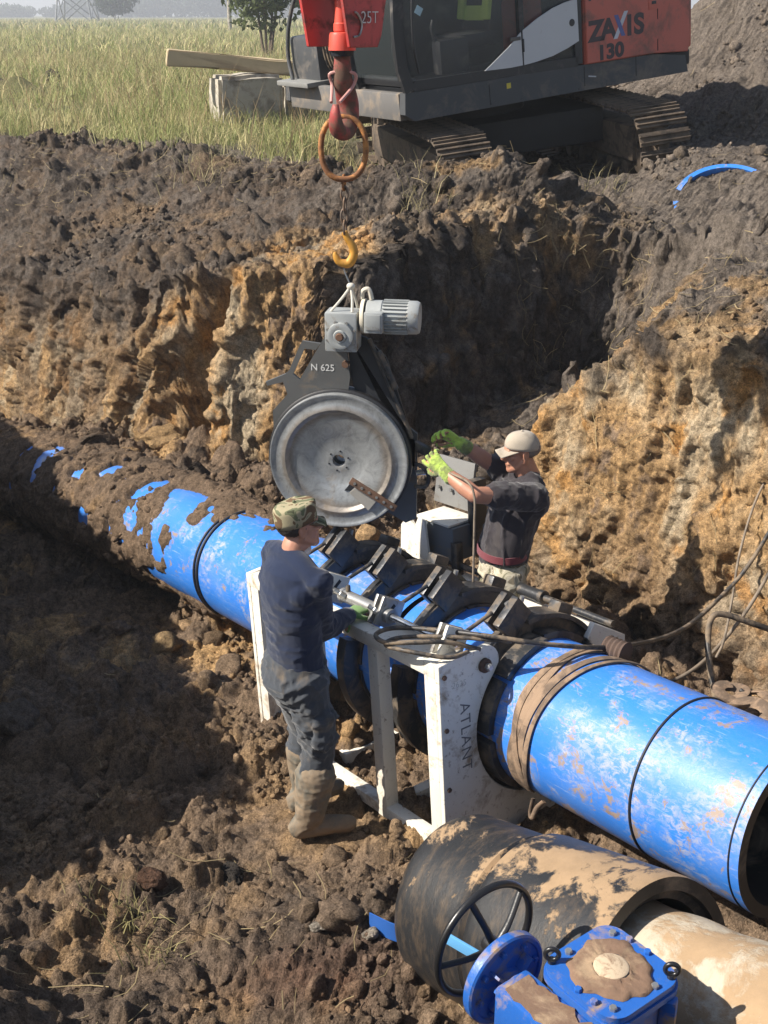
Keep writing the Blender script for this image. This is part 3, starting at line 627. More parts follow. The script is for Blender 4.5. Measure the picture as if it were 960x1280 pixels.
# ------------------------------------------------------------------ facing tool hanging from the crane
DC = at(424, 575, 6.4); TN = np.array([-.16, -.985, 0]); MT = frame(DC, np.array([.985, -.16, 0]))       # local: x right, y away, z up
ft = thing('facing_tool', 'round steel facing tool with grey electric motor, hanging from the chain above the pipe', 'facing tool', MT)
M_DISC = paint('brushed_disc_steel', (.36, .375, .38), .42, .55, var=.12, dirt=(.24, .20, .16), dirt_amt=.22, dirt_scale=3.5, bmp=.12)
nt_ = M_DISC.node_tree; b_ = nt_.nodes['Principled BSDF']; src_ = b_.inputs['Base Color'].links[0].from_socket
tc_ = N(nt_, 'ShaderNodeTexCoord').outputs['Object']; sx_ = N(nt_, 'ShaderNodeSeparateXYZ'); nt_.links.new(tc_, sx_.inputs[0]); cb_ = N(nt_, 'ShaderNodeCombineXYZ'); nt_.links.new(sx_.outputs[0], cb_.inputs[0]); nt_.links.new(sx_.outputs[2], cb_.inputs[2])
ln_ = N(nt_, 'ShaderNodeVectorMath', operation='LENGTH'); nt_.links.new(cb_.outputs[0], ln_.inputs[0])
ad_ = N(nt_, 'ShaderNodeMath', operation='MULTIPLY_ADD'); nt_.links.new(noise_node(nt_, 7, 6, .7), ad_.inputs[0]); ad_.inputs[1].default_value = .05; nt_.links.new(ln_.outputs['Value'], ad_.inputs[2])
f_ = ramp(nt_, ad_.outputs[0], [(.255, g(0)), (.285, g(.75)), (.325, g(.75)), (.345, g(0))])          # grease and dust settled in the groove
c_ = mix(nt_, f_, src_, (.24, .20, .16)); sw_ = noise_node(nt_, 9, 7, .75, dist=2.2); c_ = mix(nt_, 1.0, c_, ramp(nt_, sw_, [(.3, g(.62)), (.5, g(1.0)), (.7, g(1.25))]), 'MULTIPLY'); nt_.links.new(c_, b_.inputs['Base Color'])
M_PLATE = paint('grey_steel_plate', (.13, .132, .13), .5, .4, var=.3, dirt=(.22, .17, .12), dirt_amt=.25, dirt_scale=5)
M_ALU = paint('cast_grey_paint', (.33, .345, .34), .5, .2, dirt=(.18, .14, .1), dirt_amt=.25, dirt_scale=9)
R0 = .372
prof = [(.034, .03), (.034, -.012), (.045, -.014), (.06, -.012), (.145, -.012), (.150, -.016), (.262, -.016), (.270, -.019), (.278, -.030), (.288, -.036), (.300, -.034), (.314, -.027), (.345, -.026), (.358, -.031), (.366, -.035), (.372, -.034), (.374, -.025), (.374, .0)]
dk = MB().lathe([(r, h) for r, h in prof], ax=(0, 1, 0), n=112).build('front_disc', M_DISC, ft, 40)
MB().lathe([(.38, .004), (.388, .01), (.388, .075), (.38, .08), (.05, .08), (.05, .004)], ax=(0, 1, 0), n=96, close_prof=True).build('drum', paint('black_drum', (.018, .018, .02), .5), ft, 40)
MB().lathe([(.036, .085), (.374, .085), (.374, .13), (.036, .13)], ax=(0, 1, 0), n=96, close_prof=True).build('rear_disc', M_DISC, ft, 40)
for k in range(6):
    a = math.radians(60 * k + 20); MB().lathe([(0, -.016), (.005, -.016), (.005, -.011), (0, -.011)], (.055 * math.cos(a), 0, .055 * math.sin(a)), (0, 1, 0), 8).build('screw', M_BEAD, dk, 20)
def flatM(y): return np.array([[1, 0, 0, 0], [0, 0, 1, y], [0, 1, 0, 0], [0, 0, 0, 1.0]])
ang = math.degrees(math.atan2(-.142, .233)); cx, cz = .193, -.164
Rb = rot('Y', -ang)
bar = MB().box((cx, -.058, cz), (.285, .014, .040), Rb, .003).build('cutter_bar', M_RUST, ft)
for k in range(6):
    p = np.array([cx, 0, cz]) + Rb @ np.array([-.115 + .046 * k, 0, 0]); MB().lathe([(0, -.068), (.008, -.068), (.008, -.063), (0, -.063)], p, (0, 1, 0), 10).build('bolt', M_STEEL, bar, 20)
MB().prism([(.075, -.105), (.105, -.12), (.062, -.165), (.030, -.165)], .004, flatM(-.0205)).build('chip_slot', M_BEAD, dk, 20)
MB().prism([(.062, -.167), (.108, -.123), (.215, -.195), (.165, -.262)], .012, flatM(-.047)).build('chip_plate', paint('lit_pocket_plate', (.42, .40, .36), .5, .4), dk, 20)  # paler colour carries the light falling on the chip pocket's face
# back plate, two halves, with the lifting prong on the left
pl = MB().prism([(-.05, .70), (-.22, .41), (-.36, .25), (-.36, .10), (.02, .20), (.06, .45), (.035, .69)], .018, flatM(.022)).build('back_plate', M_PLATE, ft)
lettering('lettering', 'N 625', .05, np.array([[1, 0, 0, -.085], [0, 0, -1, .0205], [0, 1, 0, .497], [0, 0, 0, 1.0]]), paint('white_marker', (.55, .55, .53), .7), pl, bold=.0004, depth=.0006)
MB().prism([(.036, .69), (.06, .45), (.10, .30), (.40, .10), (.40, -.05), (.385, .14), (.245, .56), (.14, .66)], .016, flatM(.05)).build('back_plate', paint('shaded_black_plate', (.02, .022, .026), .5), ft)  # right half in black, the shade on it put into the colour
MB().prism([(.30, .20), (.40, .12), (.40, -.37), (.34, -.40), (.22, -.33), (.24, -.1)], .016, flatM(.142)).build('lower_leg', M_PLATE, ft)
MB().prism([(-.095, .625), (-.19, .635), (-.205, .61), (-.265, .475), (-.285, .455), (-.395, .405), (-.385, .385), (-.30, .41), (-.275, .335), (-.215, .385), (-.20, .42), (-.245, .455), (-.18, .595), (-.12, .59)], .02, flatM(.0235)).build('lifting_prong', M_PLATE, ft)
MB().lathe([(0, -.02), (.018, -.02), (.018, .02), (0, .02)], (.038, .02, .525), (0, 1, 0), 12).build('bolt', M_RUST, ft)
for (p, q, r) in (((.16, .03, .66), (.385, .04, .13), .011), ((.21, .02, .60), (.30, .03, .40), .016)): MB().cyl(p, q, r, n=10).build('stay', M_DARKST, ft)
gb = MB().box((.035, -.02, .715), (.165, .14, .20), None, .010).build('gearbox', M_ALU, ft)
MB().lathe([(.022, -.03), (.03, -.03), (.034, -.02), (.05, -.024), (.066, -.02), (.068, .0)], (.035, -.09, .70), (0, 1, 0), 40).build('gearbox_cover', M_ALU, gb)
for k in range(8):
    a = math.radians(45 * k + 20); MB().lathe([(0, -.008), (.008, -.008), (.008, .0), (0, .0)], (.035 + .072 * math.cos(a), -.092, .70 + .072 * math.sin(a)), (0, 1, 0), 8).build('bolt', M_STEEL, gb, 20)
MB().lathe([(0, -.04), (.016, -.04), (.02, -.03), (.026, -.028), (.026, .0)], (.035, -.09, .70), (0, 1, 0), 20).build('shaft_end', M_RUST, gb)
mo = MB().lathe([(0, 0), (.075, 0), (.082, .008), (.082, .08), (.078, .085), (.078, .21), (.084, .215), (.084, .255), (.076, .27), (0, .27)], (.155, .0, .785), (1, 0, 0), 40).build('motor', M_ALU, ft)
for k in range(26):
    a = 2 * math.pi * k / 26; d = np.array([0, math.cos(a), math.sin(a)])
    Mf = np.eye(3); Mf[:, 1] = d; Mf[:, 2] = np.cross([1, 0, 0], d); MB().box(np.array([.305, .0, .785]) + d * .082, (.125, .012, .004), Mf).build('cooling_fin', M_ALU, mo, 0)
MB().lathe([(.02, 0), (.085, 0), (.088, .005), (.088, .018), (.02, .018)], (.13, .0, .785), (1, 0, 0), 32).build('motor_flange', paint('cream_flange', (.55, .50, .40), .6), mo)
jb = MB().box((.205, -.085, .775), (.095, .06, .105), None, .008).build('terminal_box', M_ALU, mo); MB().box((.205, -.118, .780), (.075, .008, .078), None, .003).build('lid', M_ALU, jb)
rp = MB()
hook_top = np.array([.075, -.01, .935])
for q in ((-.02, -.06, .815), (.09, -.06, .815), (.10, .05, .80)): rp.tube(sp([q, (np.array(q) + hook_top) / 2 + [.004, 0, 0], hook_top], 4), .007, 8)
rp.ball(hook_top, (.022, .02, .018)); rp.build('rope_sling', paint('pale_rope', (.55, .52, .45), .9, bmp=.4, fine=200), ft)
MB().tube(sp([(.13, .0, .87), (.135, .0, .91), (.165, .0, .92), (.18, .0, .87)], 6), .012, 8).build('lifting_eye', paint('cream_flange2', (.5, .46, .38), .6), mo)
# connector bracket on the right edge that the gloved hand holds
hb = MB().box((.43, .10, .055), (.10, .05, .05), rot('Y', 25), .01).build('handle_bracket', M_DARKST, ft)
MB().tube(sp([(.40, .06, -.02), (.44, .05, -.03), (.475, .05, -.08), (.46, .05, -.14), (.40, .06, -.15)], 6), .012, 8).build('hand_grip', M_DARKST, hb)
MB().box((.435, .06, -.065), (.06, .012, .03), rot('Y', -10), .003).build('plate', M_CHROME, hb)
# ------------------------------------------------------------------ crane hook block, chain sling
M_RED = paint('red_paint', (.50, .055, .05), .45, var=.25, dirt=(.14, .05, .04), dirt_amt=.35, dirt_scale=6)
M_ORANGE = paint('rusty_orange_paint', (.46, .20, .05), .6, .2, dirt=(.20, .09, .04), dirt_amt=.55, dirt_scale=14)
M_CHAIN = paint('chain_steel', (.16, .125, .10), .55, .6, dirt=(.2, .12, .07), dirt_amt=.4, dirt_scale=20)
HX, HY = -.195, 6.0
hbk = thing('crane_hook_block', 'red crane hook block with steel hook, hanging above the trench', 'crane hook', [HX, HY, 3.07])
pn = np.array([.75, -.66, 0]); px_ = np.array([.66, .75, 0])           # cheek plate normal, direction along the plate
def plateM(off): M = np.eye(4); M[:3, 0] = px_; M[:3, 1] = (0, 0, 1); M[:3, 2] = np.cross(px_, (0, 0, 1)); M[:3, 3] = pn * off; return M
for off, lb in ((-.135, None), (.125, 'cheek plate lettered 25T')):
    o = MB().prism([(-.10, .45), (.09, .45), (.115, .50), (.19, .86), (.19, 1.05), (-.19, 1.05), (-.19, .86)], .02, plateM(off)).build('cheek_plate', M_RED, hbk, 30)
    bv = o.modifiers.new('edge', 'BEVEL'); bv.width = .004; bv.segments = 2
    if lb: o['label'] = lb; cheek = o
tm = np.eye(4); tm[:3, 0] = px_; tm[:3, 1] = (0, 0, 1); tm[:3, 2] = pn; tm[:3, 3] = pn * .1475 + np.array([0, 0, .575]) + px_ * .03
lettering('lettering', '25T', .075, tm, paint('white_stencil', (.66, .62, .6), .7), cheek, bold=-.001, depth=.0008)
hl = [np.array([-.075, 0, .60]), np.array([-.055, 0, .59]), np.array([-.03, 0, .55]), np.array([-.045, 0, .505]), np.array([-.085, 0, .495])]
MB().tube(sp([px_ * p[0] + pn * .152 + np.array([0, 0, p[2]]) for p in hl], 6), .005, 6).build('hand_loop', M_STEEL, cheek)
sh = MB().lathe([(.03, -.10), (.20, -.10), (.20, -.06), (.185, -.03), (.185, .03), (.20, .06), (.20, .10), (.03, .10)], (0, 0, .88), pn, 48).build('sheave', M_DARKST, hbk)
MB().cyl(pn * -.20 + [0, 0, .88], pn * .20 + [0, 0, .88], .035, n=20).build('sheave_pin', M_STEEL, hbk)
M_REDL = paint('bright_red_paint', (.62, .09, .06), .4, var=.2)
MB().lathe([(0, .65), (.032, .65), (.034, .60), (.036, .555), (.040, .55), (.040, .52), (.036, .515), (.056, .512), (.060, .50), (.064, .44), (.064, .435), (0, .435)], (0, 0, 0), (0, 0, 1), 32).build('swivel_nut', M_REDL, hbk)
MB().lathe([(.03, .436), (.056, .436), (.05, .41), (.03, .41)], (0, 0, 0), (0, 0, 1), 32).build('thrust_collar', M_BEAD, hbk)
hd = np.array([-.35, -.94, 0]); hp = []; hr = []       # the hook bows towards the camera
for a, z, r in ((0, .43, .035), (0, .36, .042), (-.005, .30, .046), (-.035, .25, .050), (-.06, .19, .054), (-.052, .125, .056), (-.01, .078, .056), (.045, .075, .050), (.085, .11, .040), (.095, .16, .028), (.088, .20, .016)): hp.append(hd * a + np.array([0, 0, z])); hr.append(r)
hpp = sp(hp, 5); hrr = np.interp(np.linspace(0, 1, len(hpp)), np.linspace(0, 1, len(hr)), hr)
MB().tube(hpp, hrr, 18, flat=(.72, 1)).build('hook', paint('worn_red_hook', (.33, .05, .045), .5, .2, dirt=(.14, .085, .06), dirt_amt=.6, dirt_scale=7), hbk, 60)
MB().tube(sp([hd * .09 + [.02, 0, .21], [.05, 0, .28], [.055, -.01, .335], [-.055, -.01, .335], [-.05, 0, .28], hd * .09 + [-.02, 0, .21]], 6), .008, 8).build('safety_latch', paint('pale_red_latch', (.50, .26, .23), .5), hbk)
for k, (dx, dy) in enumerate(((-.19, -.02), (-.19, .02), (.19, -.02), (.19, .02))):
    MB().cyl(px_ * dx + pn * dy * 1.5 + [0, 0, .88], px_ * dx + pn * dy * 1.5 + [0, 0, 9.5], .008, n=8).build('wire_rope', M_DARKST, hbk)
# chain sling: oval link, chain, small hook, thin wire
cs = thing('chain_sling', 'rusty orange lifting ring with a short chain and small orange hook', 'chain', [HX, HY, 2.55])
th = np.linspace(0, 2 * math.pi, 56, endpoint=False)
oval = np.stack([.108 * np.sign(np.cos(th)) * np.abs(np.cos(th)) ** .85, .02 * np.sin(th), .515 + .142 * np.sign(np.sin(th)) * np.abs(np.sin(th)) ** .9], 1)
MB().tube(oval, .014, 12, close=True, caps=False).build('master_link', M_ORANGE, cs, 180)
def link_ring(c, ax, L=.036, r=.006, w=.016):
    t = np.linspace(0, 2 * math.pi, 24, endpoint=False); ax = np.asarray(ax, float)
    return MB().tube(np.stack([np.asarray(c) + ax * w * math.cos(a) + np.array([0, 0, 1]) * (L * math.sin(a)) for a in t]), r, 8, close=True, caps=False)
zc = .355; k = 0
while zc > .12:
    link_ring([.002 * (k % 3), 0, zc], (1, 0, 0) if k % 2 else (.3, .95, 0)).build('chain_link', M_CHAIN if k else M_ORANGE, cs, 180); zc -= .054; k += 1
hk = sp([[0, 0, .12], [.012, 0, .09], [.035, 0, .055], [.045, 0, .01], [.02, 0, -.035], [-.025, 0, -.03], [-.045, 0, .0], [-.048, 0, .02]], 6)
MB().tube(hk, np.interp(np.linspace(0, 1, len(hk)), [0, .3, .55, .8, 1], [.014, .02, .024, .018, .008]), 14, flat=(.8, 1)).build('grab_hook', paint('orange_hook', (.55, .27, .04), .5, .1, dirt=(.2, .1, .05), dirt_amt=.3, dirt_scale=14), cs, 60)
top_ = app(MT, hook_top) - np.array([HX, HY, 2.55])
MB().tube(sp([[-.005, 0, -.018], [-.004, 0, -.07], top_ + [0, 0, .0]], 6), .0042, 6).build('lifting_wire', M_STEEL, cs)

# ------------------------------------------------------------------ gate valve gearbox with hand wheel, near right corner
M_VB = paint('valve_blue_paint', (.018, .105, .40), .40, var=.12, dirt=(.30, .21, .13), dirt_amt=.30, dirt_scale=9, dirt2=(.05, .12, .30), bmp=.3)
M_MUD = paint('drying_mud', (.17, .105, .068), .9, var=.35, dirt=(.30, .21, .13), dirt_amt=.35, dirt_scale=8, bmp=.7, fine=45)
M_BLK = paint('black_enamel', (.014, .014, .015), .32)
VF = np.array([.367, 2.885, .906]); MVv = frame(VF, (.6, -.79, 0))
vb = frame([VF[0] + .22, VF[1] - .08, -.02], (.6, -.79, 0))
vt = thing('gate_valve', 'blue gate valve with muddy gearbox lid and black hand wheel, near bottom right', 'valve', vb)
OFF = np.linalg.inv(vb) @ MVv
def vo(p): return app(OFF, p)
class VB(MB):
    def build(s, *a, **k): s.v = [app(OFF, s.verts())]; return MB.build(s, *a, **k)
def lift(z): M = np.eye(4); M[2, 3] = z; return M
VB().lathe([(0, .024), (.05, .024), (.06, .018), (.132, .018), (.136, .024), (.148, .024), (.154, .018), (.154, -.008), (.148, -.014), (.03, -.014), (0, -.014)], ax=(1, 0, 0), n=72).build('shaft_flange', M_VB, vt)
for k in range(8):
    a = math.radians(45 * k + 12); VB().lathe([(0, 0), (.011, 0), (.011, .012), (.008, .016), (0, .016)], (.018, .115 * math.cos(a), .115 * math.sin(a)), (1, 0, 0), 6).build('bolt', M_VB, vt, 20)
for k in range(4):
    a = math.radians(90 * k + 45); VB().box((.035, .07 * math.cos(a), .07 * math.sin(a)), (.05, .008, .06), rot('X', 90 * k + 135)).build('flange_rib', M_VB, vt)
VB().lathe([(.05, .0), (.048, .05), (.055, .06), (.055, .085)], (.0, 0, 0), (1, 0, 0), 32).build('shaft_neck', M_VB, vt)
wb_ = VB().box((.235, -.035, -.015), (.33, .13, .17), None, .014).build('worm_housing', M_VB, vt, 30)
rq = np.random.RandomState(9); edge = [(.10 + .29 * t, -.083 + .008 * rq.randn()) for t in np.linspace(0, 1, 14)] + [(.39 - .29 * t, .008 + .014 * rq.randn()) for t in np.linspace(0, 1, 14)]
VB().prism(edge, .007, lift(.069)).build('mud_smear', M_MUD, wb_)
for k, (x, y) in enumerate(((.09, -.085), (.09, .015))): VB().lathe([(0, 0), (.010, 0), (.010, .012), (0, .012)], (x - .015, y, .04), (-1, 0, 0), 6).build('bolt', M_VB, wb_, 20)
def rsq(cx, cy, h, r, n=8):
    out = []
    for (sx, sy, a0) in ((1, 1, 0), (-1, 1, 90), (-1, -1, 180), (1, -1, 270)):
        for i in range(n + 1):
            a = math.radians(a0 + 90 * i / n); out.append((cx + sx * (h - r) + r * math.cos(a), cy + sy * (h - r) + r * math.sin(a)))
    return out
def lift(z): M = np.eye(4); M[2, 3] = z; return M
CXV, CYV = .285, .165
VB().prism(rsq(CXV, CYV, .135, .06), .25, lift(-.13)).build('gear_housing', M_VB, vt, 30)
VB().prism(rsq(CXV, CYV, .158, .066), .020, lift(.102)).build('housing_rim', M_VB, vt, 30)
ld = VB().prism(rsq(CXV, CYV, .152, .064), .022, lift(.124)).build('lid', M_VB, vt, 30)
nm = 56; mv = []; mf = []; rr = np.random.RandomState(5)
for j, (fr, hh) in enumerate(((1.0, .147), (.96, .152), (.86, .156), (.70, .157), (.52, .156), (.46, .160), (.42, .1585))):
    for k in range(nm):
        a = 2 * math.pi * k / nm; R_m = .122 * (1.02 + .06 * math.sin(3 * a + 1) + .05 * math.sin(7 * a) + .03 * math.sin(13 * a + 2)) * fr
        mv.append([CXV + R_m * math.cos(a), CYV + R_m * math.sin(a), hh + (rr.rand() - .5) * .009 * (j in (1, 2, 3, 4))])
for j in range(6):
    for k in range(nm): k2 = (k + 1) % nm; mf.append((j * nm + k, j * nm + k2, (j + 1) * nm + k2, (j + 1) * nm + k))
VB().add(mv, mf).build('mud_layer', M_MUD, ld, 60)
VB().lathe([(0, .010), (.045, .010), (.052, .006), (.054, .0), (.054, -.01)], (CXV, CYV, .155), (0, 0, 1), 40).build('centre_cap', paint('dusty_cap', (.46, .36, .25), .85, dirt=(.2, .13, .08), dirt_amt=.4, dirt_scale=18), ld)
for (x, y) in ((-.125, -.05), (.125, .05), (-.05, .135), (-.10, .115), (.06, -.135), (.11, -.11), (.02, .138), (.0, -.138)):
    VB().lathe([(0, .012), (.010, .012), (.012, .008), (.012, 0)], (CXV + x, CYV + y, .146), (0, 0, 1), 6).build('bolt', M_VB if abs(x) < .1 else M_STEEL, ld, 20)
for (x, y) in ((-.128, -.118), (.128, .118)):
    t = np.linspace(0, 2 * math.pi, 24, endpoint=False); c = np.array([CXV + x, CYV + y, .176]); dd = np.array([.7, .7, 0])
    eb = VB().tube(np.stack([c + .020 * (dd * math.cos(a) + np.array([0, 0, 1]) * math.sin(a)) for a in t]), .0075, 10, close=True, caps=False).build('eye_bolt', M_BLK, ld, 180)
    VB().lathe([(0, 0), (.013, 0), (.013, .012), (0, .012)], c - [0, 0, .03], (0, 0, 1), 12).build('eye_bolt_foot', M_BLK, eb)
for (x, y) in ((.15, .15), (-.15, .15)): VB().box((CXV + x, CYV + y * .6, .02), (.05, .04, .16), rot('Z', 30), .01).build('side_lug', M_VB, vt)
# yoke and body down to the ground
MB().lathe([(.17, .0), (.24, .02), (.25, .08), (.16, .12), (.115, .2), (.10, .62), (.13, .70), (.16, .76), (.16, .80)], vo([CXV, CYV, 0]) * [1, 1, 0], (0, 0, 1), 48).build('yoke', M_VB, vt)
wc = np.array([-.145, .055, .012]); tw = np.linspace(0, 2 * math.pi, 72, endpoint=False)
hw = VB().tube(np.stack([np.full(72, wc[0]), wc[1] + .196 * np.cos(tw), wc[2] + .196 * np.sin(tw)], 1), .0125, 14, close=True, caps=False).build('hand_wheel', M_BLK, vt, 180)
for k in range(5):
    a = math.radians(72 * k + 38); d = np.array([0, math.cos(a), math.sin(a)])
    VB().tube(sp([wc + [.045, 0, 0] + d * .02, wc + [.035, 0, 0] + d * .09, wc + d * .19], 6), [.012] * 6 + [.011] * 7, 10, flat=(1.1, .75)).build('spoke', M_BLK, hw)
VB().lathe([(0, -.01), (.026, -.01), (.03, .0), (.03, .06), (.02, .065), (.02, .14)], wc + np.array([.02, 0, 0]), (1, 0, 0), 24).build('wheel_hub', M_BLK, hw)
# blue plastic strip lying by the sleeve pipe
g1 = [at(462, 1223, 4.98), at(490, 1231, 4.93), at(520, 1232, 4.90), at(548, 1224, 4.88), at(575, 1205, 4.8)]
for p in g1: p[2] = ground_z(p[0], p[1]) + .045
pts = sp(g1, 8); mbs = MB(); v = []; f = []
for i, p in enumerate(pts):
    hgt = np.array([0, 0, .085]) ; th_ = np.array([.003, .003, 0])
    v += [p - hgt * .3, p + hgt * .7, p + hgt * .7 + th_, p - hgt * .3 + th_]
for i in range(len(pts) - 1):
    for k in range(4): k2 = (k + 1) % 4; f.append((i * 4 + k, (i + 1) * 4 + k, (i + 1) * 4 + k2, i * 4 + k2))
f.append((3, 2, 1, 0)); f.append(tuple((len(pts) - 1) * 4 + k for k in range(4)))
tag(mbs.add(v, f).build('plastic_strip', paint('blue_strip', (.03, .12, .42), .4), None, 60), 'narrow blue plastic strip lying on the mud left of the hand wheel', 'strip')
rl = MB().box((0, 0, 0), (.22, .012, .045), None, .003); a_, b_ = at(570, 1172, 4.30), at(606, 1193, 4.25)
o = rl.build('plastic_strip', paint('pale_blue_strip', (.12, .36, .66), .4), None); o.matrix_world = Matrix(frame((a_ + b_) / 2 + np.array([.0, -.03, .0]), b_ - a_).tolist())
tag(o, 'pale blue strip seen through the hand wheel, against the black sleeve pipe', 'strip')

# ------------------------------------------------------------------ hoses and cables
M_HOSE = paint('black_hose', (.030, .028, .027), .5, dirt=(.20, .15, .10), dirt_amt=.45, dirt_scale=10)
M_HOSE2 = paint('dusty_hose', (.19, .15, .11), .7, dirt=(.10, .08, .06), dirt_amt=.4, dirt_scale=10)
def hose(pts, r, m, label, n=10):
    p = sp(pts, n); o = MB().tube(p, r, 10).build('hose', m, None, 180); tag(o, label, 'hose', 'hydraulic hoses of the welding machine')
hose([at(600, 812, 5.36), at(560, 803, 5.30), at(520, 803, 5.28), at(482, 803, 5.32), at(470, 793, 5.42), at(492, 785, 5.48), at(540, 787, 5.42), at(610, 795, 5.28), at(690, 806, 5.30), at(775, 808, 5.55), at(850, 788, 5.95), at(905, 742, 6.25), at(940, 700, 6.3), at(985, 625, 6.4)], .011, M_HOSE, 'dark hose looping over the white frame, then along the pipe to the wall')
hose([at(640, 802, 5.28), at(560, 796, 5.32), at(500, 797, 5.38), at(482, 806, 5.36), at(510, 814, 5.26), at(560, 822, 5.24), at(585, 815, 5.32)], .010, M_HOSE, 'short dark hose loop lying on top of the white frame')
hose([at(985, 670, 6.4), at(945, 745, 6.3), at(905, 800, 6.25), at(865, 838, 6.1), at(820, 857, 6.05), at(770, 858, 6.1)], .010, M_HOSE2, 'dusty brown hose hanging down the ochre wall to the pipe')
hose([at(985, 795, 6.15), at(940, 779, 6.1), at(905, 768, 6.08), at(890, 772, 6.06), at(885, 795, 6.05), at(887, 830, 6.0), at(893, 865, 5.95), at(901, 895, 5.92)], .016, M_HOSE, 'thick black hose bent sharply down by the ochre wall')
hose([at(972, 575, 6.6), at(945, 625, 6.5), at(925, 690, 6.4), at(915, 750, 6.3), at(905, 800, 6.2), at(895, 822, 6.15)], .007, M_HOSE2, 'thin dusty cable hanging on the right of the ochre wall')
hose([at(925, 862, 5.9), at(950, 880, 5.85), at(990, 905, 5.7)], .011, M_HOSE, 'black hose end lying at the foot of the wall at the right edge')
# rag and strap heap at the foot of the wall
cl = MB(); rr = np.random.RandomState(3)
for k in range(7):
    c = at(905 + 14 * (k % 4), 880 + 12 * (k // 3), 5.95 - .04 * k); t = np.linspace(0, 1, 14)
    a0 = rr.rand() * 6; path = np.stack([c + np.array([.10 * math.cos(a0 + 5 * q) * (1 - .3 * q), .07 * math.sin(a0 + 5 * q), .03 + .05 * math.sin(3 * q + k)]) for q in t]); cl.tube(path, .018 + .008 * rr.rand(), 8, flat=(1.6, .45))
tag(cl.build('webbing_heap', M_WEB, None, 60), 'crumpled heap of brown webbing at the foot of the ochre wall', 'webbing')

# ------------------------------------------------------------------ slice of blue pipe on the spoil, concrete block, beam
M_RINGB = pipe_blue('ring_blue', .02)
RC = at(912, 246, on_ground(912, 246, 8.5)) + np.array([0, .1, -.10]); MR = frame(RC, (-.16, -.55, .82), (0, 1, 0))
rg = thing('pipe_ring', 'cut-off ring of blue pipe half buried in spoil behind the trench', 'pipe ring', MR)
MB().lathe([(.45, -.09), (.45, .09)], ax=(1, 0, 0), n=72).build('ring_skin', M_RINGB, rg, 60, fix=False)
MB().lathe([(.45, .09), (.405, .09), (.405, -.09), (.45, -.09)], ax=(1, 0, 0), n=72).build('ring_bore', pipe_blue('ring_bore_blue', .0), rg, 30, fix=False)
M_CONC = paint('weathered_concrete', (.42, .385, .32), .95, var=.3, dirt=(.22, .19, .15), dirt_amt=.45, dirt_scale=3, bmp=.6, fine=25)
bc = at(308, 120, 17.5); gz = ground_z(bc[0], bc[1]); MBk = frame([bc[0], bc[1], gz - .06], (.93, .36, 0))
def rough_block(d, seed, ch):
    bm = bmesh.new(); bmesh.ops.create_cube(bm, size=1)
    for q in bm.verts: q.co = (q.co.x * d[0], q.co.y * d[1], (q.co.z + .5) * d[2])
    bmesh.ops.bevel(bm, geom=list(bm.edges), offset=ch, segments=2, affect='EDGES'); bmesh.ops.subdivide_edges(bm, edges=list(bm.edges), cuts=3, use_grid_fill=True)
    P = np.array([q.co[:] for q in bm.verts]); n = fbm(P, 3, 3, seed=seed) * .05 + fbm(P, 10, 3, seed=seed + 4) * .02
    for q, e in zip(bm.verts, n): q.co += q.normal * float(e)
    me = bpy.data.meshes.new('block'); bm.to_mesh(me); bm.free(); return me
for (dx, dy, d, lb) in ((0, 0, (.95, .6, .70), 'pale concrete block in the grass with a beam across it'), (.98, .55, (.7, .5, .55), 'darker concrete block behind the excavator step, under the beam end')):
    o = link('concrete_block', rough_block(d, 5 + int(dx * 9), .05), M_CONC, None, 60); o.matrix_world = Matrix(MBk.tolist()) @ Matrix.Translation((dx, dy, 0)); tag(o, lb, 'concrete block', 'concrete blocks in the grass')
M_TIMB = paint('old_timber', (.50, .40, .25), .85, var=.25, dirt=(.28, .21, .13), dirt_amt=.4, dirt_scale=3, stretch=(.15, 1, 1), bmp=.5)
me = rough_block((2.9, .22, .21), 31, .012); o = link('timber_beam', me, M_TIMB, None, 40)
pA, pB = at(222, 74, 17.1), at(420, 92, 17.6); o.matrix_world = Matrix(frame((pA + pB) / 2 + np.array([.15, 0, -.10]), pB - pA).tolist()); tag(o, 'long pale timber beam lying across the concrete block', 'beam')
# ------------------------------------------------------------------ excavator: local x forward, y left (towards the trench), z up
MX = frame(EX_C, [-EX_E[0], -EX_E[1], -math.tan(math.radians(EX_TILT))])
ex = thing('excavator', 'orange-red tracked excavator with black cab standing on the rim', 'excavator', MX)
M_EXO = paint('faded_orange_red', (.52, .125, .085), .45, var=.12, dirt=(.27, .13, .10), dirt_amt=.3, dirt_scale=2.5)
M_EXD = paint('dark_grey_skirt', (.055, .058, .062), .55, var=.2, dirt=(.15, .13, .11), dirt_amt=.4, dirt_scale=3)
M_EXB = paint('black_cab_paint', (.02, .021, .024), .4, var=.2, dirt=(.11, .1, .09), dirt_amt=.22, dirt_scale=4)
M_EXW = paint('silver_white_panel', (.52, .53, .54), .35, var=.08, dirt=(.3, .28, .25), dirt_amt=.15)
M_TRK = paint('muddy_track_steel', (.06, .048, .038), .85, .2, var=.4, dirt=(.14, .105, .075), dirt_amt=.55, dirt_scale=5, bmp=.5)
M_BELLY = paint('belly_steel', (.03, .028, .026), .8)
mg, ntg, bg_ = newmat('cab_glass'); bg_.inputs['Base Color'].default_value = (.10, .12, .125, 1); bg_.inputs['Roughness'].default_value = .04; bg_.inputs['Alpha'].default_value = .24; bg_.inputs['Specular IOR Level'].default_value = .8
M_GLASS = mg
